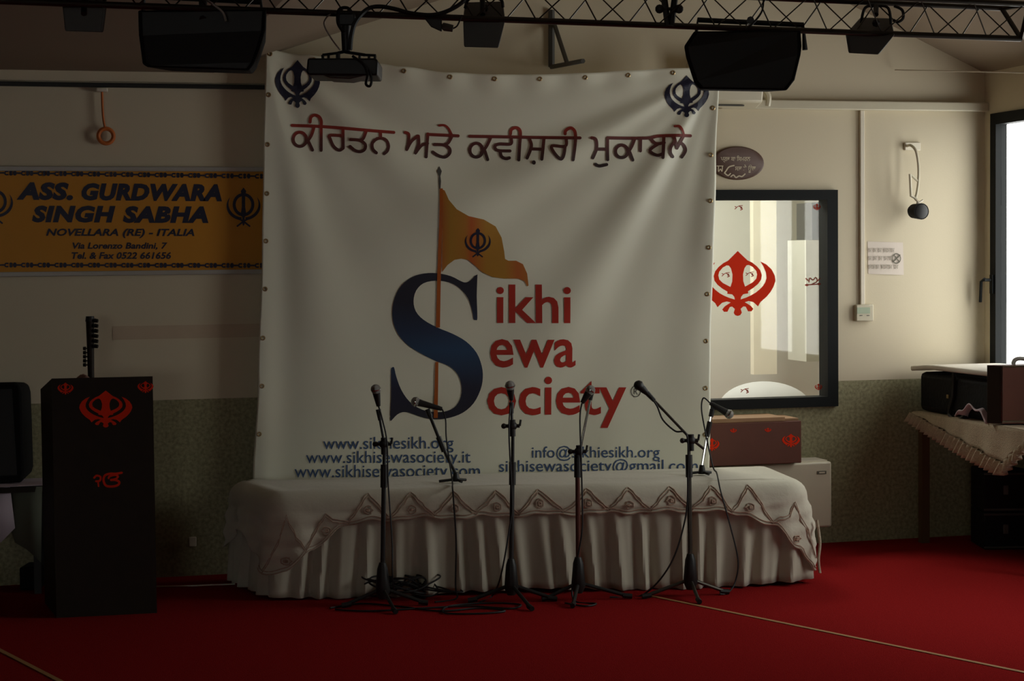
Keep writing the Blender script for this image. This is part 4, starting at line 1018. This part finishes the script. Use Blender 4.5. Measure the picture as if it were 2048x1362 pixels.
# box floodlights
def flood(poly_back, poly_front, hang, label, dD_=0.0):
    cx = sum(p[0] for p in poly_front) / 4; D0 = depth(tpt(cx)) + dD_
    s = thing('floodlight', P(cx, poly_front[0][1], D0), label, 'stage light', 'box floodlights hung on the truss')
    f4 = [P(x, y, D0 + .02) for x, y in poly_front]; b4 = [P(x, y, D0 + .14) for x, y in poly_back]
    MB().hexa(f4, b4).build('housing', M['grey'], s, bevel=.004)
    c_ = sum(f4, V()) / 4; MB().hexa([c_ + (p - c_) * .86 - FWD * .004 for p in f4], [c_ + (p - c_) * .86 + FWD * .002 for p in f4]).build('face_plate', M['grey'], s, smooth=False)
    top = sum(b4[:2], V()) / 2; a = P(hang[0], hang[1], D0 + .06)
    MB().tube(spline([P(poly_back[0][0], poly_back[0][1] + 12, D0 + .08), P(poly_back[0][0] + 8, hang[1] + 4, D0 + .06), a, P(poly_back[1][0] - 6, hang[1] + 4, D0 + .06), P(poly_back[1][0], poly_back[1][1] + 12, D0 + .08)]), .006, 6).build('yoke', M['black'], s)
    MB().tube([a, tpt(hang[0]) + UP * .02], .010, 8).ball(P((poly_back[0][0] + poly_back[1][0]) / 2, poly_back[0][1] + 12, D0 + .05), .016, 8).build('truss_hook', M['black'], s)
    return s
flood([(130, -8), (210, -6), (211, 8), (128, 6)], [(124, 6), (214, 8), (207, 66), (130, 63)], (168, -14), 'dark grey floodlight hung on the truss at far left beside loudspeaker')
flood([(930, 4), (1006, 2), (1010, 30), (926, 38)], [(926, 38), (1011, 40), (997, 97), (928, 95)], (965, -6), 'dark grey floodlight hung on the truss right of the projector')
flood([(1722, 34), (1782, 36), (1788, 60), (1700, 58)], [(1690, 68), (1790, 70), (1757, 110), (1697, 107)], (1752, 12), 'dark grey tilted floodlight hung near the right end of truss')
# projector on its drop mount
xm = 691; D0 = depth(tpt(xm))
pj = thing('projector', P(684, 155, D0), 'black projector hung upside down below the truss on a pole mount', 'projector')
MB().prism([P(x, y, D0 - .06) for x, y in ((615, 116), (752, 116), (756, 122), (755, 151), (618, 150), (612, 145))], FWD * .22).build('body', M['black'], pj, bevel=.008)
MB().prism([P(x, y, D0 - .05) for x, y in ((645, 150), (730, 151), (700, 158), (660, 156))], FWD * .15).build('lens_hood', M['grey'], pj, bevel=.004)
MB().tube([P(693, 26, D0), P(691, 60, D0), P(692, 102, D0)], [.017, .016, .014], 10).tube([P(684, 30, D0), P(687, 62, D0), P(691, 66, D0)], .006).build('mount_pole', M['black'], pj)
mb = MB()
for (q, w_) in ((((645, 110), (676, 106)), .005), (((690, 104), (730, 110)), .006), (((730, 110), (752, 111)), .005), (((645, 110), (646, 117)), .005), (((657, 109), (657, 117)), .005), (((720, 108), (719, 117)), .005), (((738, 110), (738, 117)), .005), (((750, 111), (750, 117)), .005), (((676, 106), (676, 117)), .008), (((690, 103), (676, 106)), .006)):
    mb.tube([P(q[0][0], q[0][1], D0), P(q[1][0], q[1][1], D0)], w_, 6)
mb.build('ceiling_bracket', M['black'], pj)
MB().obox(tpt(693) + UP * .0, RGT * .03, FWD * .02, UP * .02).build('truss_clamp', M['black'], pj, bevel=.004)
def wire(pts, label, r=.005, m='cable', name='power_cable'): return tag(MB().tube(spline(pts, 6), r, 6).build(name, M[m], loc=pts[0]), label, 'cable')
wire([P(705, 112, D0 - .07), P(728, 130, D0 - .08), P(735, 150, D0 - .08), P(732, 168, D0 - .08), P(740, 172, D0 - .08), P(743, 158, D0 - .08), P(738, 140, D0 - .08)], 'cable looping under the right end of the projector')
wire([P(700, 100, D0 - .02), P(703, 70, D0 - .02), P(712, 42, D0 - .02), P(735, 18, D0), P(760, 13, D0), P(790, 18, D0), P(820, 26, D0), P(862, 30, D0), P(895, 22, D0), P(925, 4, D0), P(932, -14, D0)], 'thick black cable running from projector pole along the truss', .008)
wire([P(688, 66, D0 - .03), P(676, 46, D0 - .03), P(678, 20, D0 - .03), P(695, 16, D0 - .03), P(705, 28, D0 - .03)], 'black cable loop at the top of projector pole', .006)
wire([P(680, 100, D0 - .03), P(662, 76, D0 - .03), P(648, 48, D0 - .03), P(658, 30, D0 - .03), P(672, 24, D0 - .01)], 'thin pale wire curving left of the projector pole', .003, 'alu')
pg = thing('cable_connector', P(870, 50, D0), 'black plug and grey connector dangling from the truss before gable wall', 'plug')
MB().hexa([P(848, 36, D0 - .02), P(884, 38, D0 - .02), P(884, 38, D0 + .02), P(848, 36, D0 + .02)], [P(862, 54, D0 - .02), P(884, 64, D0 - .02), P(884, 64, D0 + .02), P(862, 54, D0 + .02)]).build('plug', M['black'], pg, bevel=.004)
MB().tube([P(884, 50, D0), P(890, 54, D0), P(906, 57, D0)], [.010, .014, .012], 8).build('socket', M['grey'], pg)
wire([P(906, 57, D0), P(914, 52, D0), P(920, 40, D0), P(924, 30, D0)], 'thin cable rising from the grey connector to floodlight', .003)
wire([P(1527, 0, depth(tpt(1520))), P(1524, 22, depth(tpt(1520))), P(1510, 42, depth(tpt(1520)) - .02), P(1490, 60, depth(tpt(1500)) - .03)], 'cable running down to the right hanging loudspeaker', .004)
wire([P(410, -2, depth(tpt(410)) - .03), P(425, 8, depth(tpt(410)) - .04), P(445, 24, depth(tpt(410)) - .04), P(452, 42, depth(tpt(410)) - .04)], 'pale cable hanging over the left hanging loudspeaker', .004, 'alu')
wire([P(1788, 12, depth(tpt(1790))), P(1804, 20, depth(tpt(1790))), P(1806, 36, depth(tpt(1790))), P(1796, 44, depth(tpt(1790))), P(1786, 40, depth(tpt(1790)))], 'short looped cable beside the tilted floodlight', .006)
# hanger with knobs
hx = 1338; Dh = depth(tpt(hx))
hg = thing('truss_hanger', tpt(hx), 'black V shaped truss hanger with two round knobs', 'hanger')
MB().tube([P(1326, -20, Dh), P(1336, 52, Dh - .01)], .012, 6).build('strap', M['black'], hg); MB().tube([P(1352, -20, Dh), P(1342, 52, Dh - .01)], .012, 6).build('strap', M['black'], hg)
for x in (1319, 1358): MB().ball(P(x, 18, Dh - .01), .017, 10).build('knob', M['black'], hg)
MB().tube([P(1319, 18, Dh - .01), P(1358, 18, Dh - .01)], .007, 6).build('cross_bar', M['black'], hg)
# triangular bracket on the gable wall
br = thing('wall_bracket', onY(1104, 137, 0), 'grey triangular metal bracket on the gable wall above the banner', 'bracket')
v0, v1 = onY(1103, 20, -.02), onY(1103, 134, -.02)
arm = P(1166, 122, depth(v1) - .62); mid = v1 + (arm - v1) * .52
MB().tube([v0, v1], .018, 6).build('upright', M['alu'] if False else M['grey'], br); MB().tube([v1, arm], .013, 6).build('arm', M['grey'], br); MB().tube([onY(1108, 46, -.02), mid], .013, 6).build('diagonal', M['grey'], br)

# ------------------------------------------------------------------ right corner: table with cases
lg = onZ(1848, 1085); tx0 = lg.x - .03
zTb = onY(1835, 826, lg.y).z
yb_, yf_ = lg.y + .05, lg.y - 1.25
xw = XR - .03
print('right table', lg, zTb, XR)
tR = thing('corner_table', V(((tx0 + xw) / 2, lg.y - .5, 0)), 'wooden table along the right wall in the far right corner', 'table')
MB().box((tx0, yf_, zTb - .03), (xw, yb_, zTb)).build('top', M['leg'], tR, smooth=False)
for (x, y) in ((tx0 + .03, lg.y), (tx0 + .03, yf_ + .05), (xw - .03, lg.y), (xw - .03, yf_ + .05)): MB().box((x - .024, y - .024, 0), (x + .024, y + .024, zTb - .03)).build('leg', M['leg'], tR, smooth=False)
MB().box((tx0 + .01, yf_ + .05, zTb - .1), (tx0 + .03, lg.y, zTb - .03)).build('apron', M['leg'], tR, smooth=False)
# frilled cloth: its corner hangs over the long side
cl = thing('frilled_cloth', V((tx0, lg.y - .6, zTb)), 'cream frilled tablecloth with a corner hanging over the corner table', 'tablecloth')
xs_ = tx0 - .02
hp = [onX(px, py, xs_) for px, py in ((1826, 826), (2010, 948), (2052, 842))]
hp[0].z = zTb + .004; hp[2] = V((xs_, hp[2].y - .1, zTb + .004))
mb = MB(); mb.add([V((xs_, hp[0].y, zTb + .006)), V((xs_, hp[2].y, zTb + .006)), V((xw, hp[2].y, zTb + .006)), V((xw, hp[0].y, zTb + .006))], [(0, 1, 2, 3)]); mb.build('top_sheet', M['lace'], cl, solid=.003, smooth=False)
mb = MB(); T0, T1 = V((xs_, hp[0].y, zTb + .004)), V((xs_, hp[2].y, zTb + .004)); C0 = hp[1]
tipf = ((C0 - T0).dot(T1 - T0)) / (T1 - T0).length_squared
drop = zTb - C0.z
def dropfn(u): return drop * (u / tipf if u < tipf else (1 - u) / (1 - tipf))
fr_ = .78
mb.grid(lambda u, v: T0 + (T1 - T0) * u + V((-.012 * v - .008 * math.sin(u * 40) * v, 0, -dropfn(u) * fr_ * v)), [i / 60 for i in range(61)], [j / 8 for j in range(9)]); mb.build('hanging_corner', M['lace'], cl, solid=.002)
mb = MB()
def frill(u, v):
    p = T0 + (T1 - T0) * u; d0 = dropfn(u) * fr_; w_ = .055 + .02 * math.sin(u * 3.14)
    n2 = V((0, (1 if u < tipf else -1) * .35, -1)).normalized()
    return p + V((-.018 - (.010 + .016 * v) * math.sin(u * 175) - .01 * v, 0, -d0)) + n2 * (w_ * v)
mb.grid(frill, [i / 260 for i in range(261)], [j / 5 for j in range(6)]); mb.build('frill', M['lace'], cl, solid=.002)
# black bag, white board, brown case, cloth
zt3 = zTb + .012
def yx(px, x): return onX(px, 780, x).y
bgx = tx0 + .02
y0, y1 = yx(1838, bgx), yx(1990, bgx)
zb3 = onX(1838, 743, bgx).z
bag = thing('black_bag', V((bgx + .15, (y0 + y1) / 2, zt3)), 'black padded instrument bag with strap on the corner table', 'bag')
mb = MB(); mb.box((bgx, y1, zt3), (xw - .05, y0, zb3)); mb.build('body', M['bag'], bag, bevel=.03)
q0 = lambda x, y: onX(x, y, bgx - .012)
MB().tube(spline([q0(1908, 742), q0(1906, 790), q0(1898, 822), q0(1903, 834), q0(1915, 840), q0(1930, 833)]), .012, 6).build('strap', M['black'], bag)
MB().obox(q0(1896, 793), V((0, .012, 0)), V((.004, 0, 0)), V((0, 0, .01))).build('buckle', M['eyelet'], bag)
bz = zb3 + .002
bd = MB(); e0_, e1_ = onX(1830, 738, bgx).y, onX(1990, 780, bgx).y + .02
mb = MB(); mb.grid(lambda u, v: V((bgx - .03 + (xw - .02 - bgx) * v, e0_ + (e1_ - e0_) * u, bz + .014 + .016 * min(1, u * 4) * 1.2)), [0, .02, .1, .2, .3, .6, 1], [0, .5, 1]); 
tag(mb.build('white_board', mat('white_board', (.66, .62, .54), .4), solid=.028, bevel=.008, loc=(bgx, e0_, bz)), 'long white board lying on top of the black bag by window', 'board')
cx_ = tx0 + .0
y2 = onX(1983, 780, cx_).y
zc0, zc1 = zt3 + .004, onX(1990, 730, cx_).z
cs = thing('brown_case', V((cx_ + .2, y2 - .2, zc0)), 'brown hard case with metal edges on the near end of corner table', 'case')
fy0 = onX(2003, 780, cx_).y
dc = depth(onX(2003, 780, cx_))
q = [P(1974, 828, dc + .05), P(2004, 831, dc), P(2090, 831, dc - .01), P(2070, 828, dc + .2)]
base4 = [V((p.x, p.y, zc0)) for p in q]; topz = P(2004, 731, dc).z
mb = MB(); mb.hexa(base4, [V((p.x, p.y, topz)) for p in base4]); mb.build('shell', M['box'], cs, smooth=False)
def edge(a, b, z0, z1): MB().tube([V((a.x, a.y, z0)), V((b.x, b.y, z1))], .006, 4).build('metal_edge', M['chrome'], cs, smooth=False)
edge(base4[1], base4[2], topz - .005, topz - .005); edge(base4[1], base4[2], zc0 + .012, zc0 + .012); edge(base4[1], base4[1], zc0 + .01, topz); edge(base4[2], base4[2], zc0 + .01, topz)
MB().hexa([base4[0] + UP * .002 - FWD * .004, base4[1] + UP * .002 - FWD * .004, base4[1] + UP * .002, base4[0] + UP * .002], [V((p.x, p.y, topz - .003)) for p in (base4[0] - FWD * .004, base4[1] - FWD * .004, base4[1], base4[0])]).build('dark_side', M['wood'], cs, smooth=False)
hp_ = [P(2026, 729, dc + .05), P(2030, 720, dc + .05), P(2042, 717, dc + .05), P(2060, 722, dc + .05), P(2062, 729, dc + .05)]; MB().tube(spline(hp_), .012, 6).build('handle', M['alu'], cs)
c = onX(1950, 822, tx0 - .005); mb = MB()
mb.grid(lambda u, v: V((c.x - .03 + .10 * v, c.y + .17 - .34 * u, zt3 + .008 + .07 * math.sin(u * 3.14) * (1 - .5 * v) + .012 * math.sin(u * 17 + v * 6))), [i / 24 for i in range(25)], [j / 8 for j in range(9)])
tag(mb.build('folded_scarf', M['lilac'], solid=.006, loc=c), 'crumpled lilac white scarf beside the brown case on corner table', 'scarf')
# two black flight cases under the table
for (ya, yb2, nm, lb) in ((982, 1040, 0, 'black flight case under the corner table, upper of the two'), (1046, 1112, 1, 'black flight case on the floor under the corner table, lower of the two')):
    xF = tx0 + .10
    L_ = onZ(1968, 1100); R_ = L_ + RGT * .42
    zlo = 0.002 if nm else .215; zhi = .212 if nm else .44
    fcx = thing('flight_case', V((L_.x, L_.y, zlo)), lb, 'case', 'black flight cases under the corner table')
    mb = MB(); mb.hexa([V((p.x, p.y, zlo)) for p in (L_, R_, R_ + FWD * .3, L_ + FWD * .3)], [V((p.x, p.y, zhi)) for p in (L_, R_, R_ + FWD * .3, L_ + FWD * .3)]); mb.build('shell', M['bag'], fcx, bevel=.006)
    for z in (zlo + .012, zhi - .012): MB().tube([L_ + UP * (z - L_.z) - FWD * .004, R_ + UP * (z - L_.z) - FWD * .004], .006, 6).build('edge_rail', M['grey'], fcx)
    for k in (.12, .30): MB().obox(L_ + RGT * k + UP * ((zlo + zhi) / 2 + .01) - FWD * .006, RGT * .014, FWD * .005, UP * .026).build('latch', M['grey'], fcx, bevel=.003)
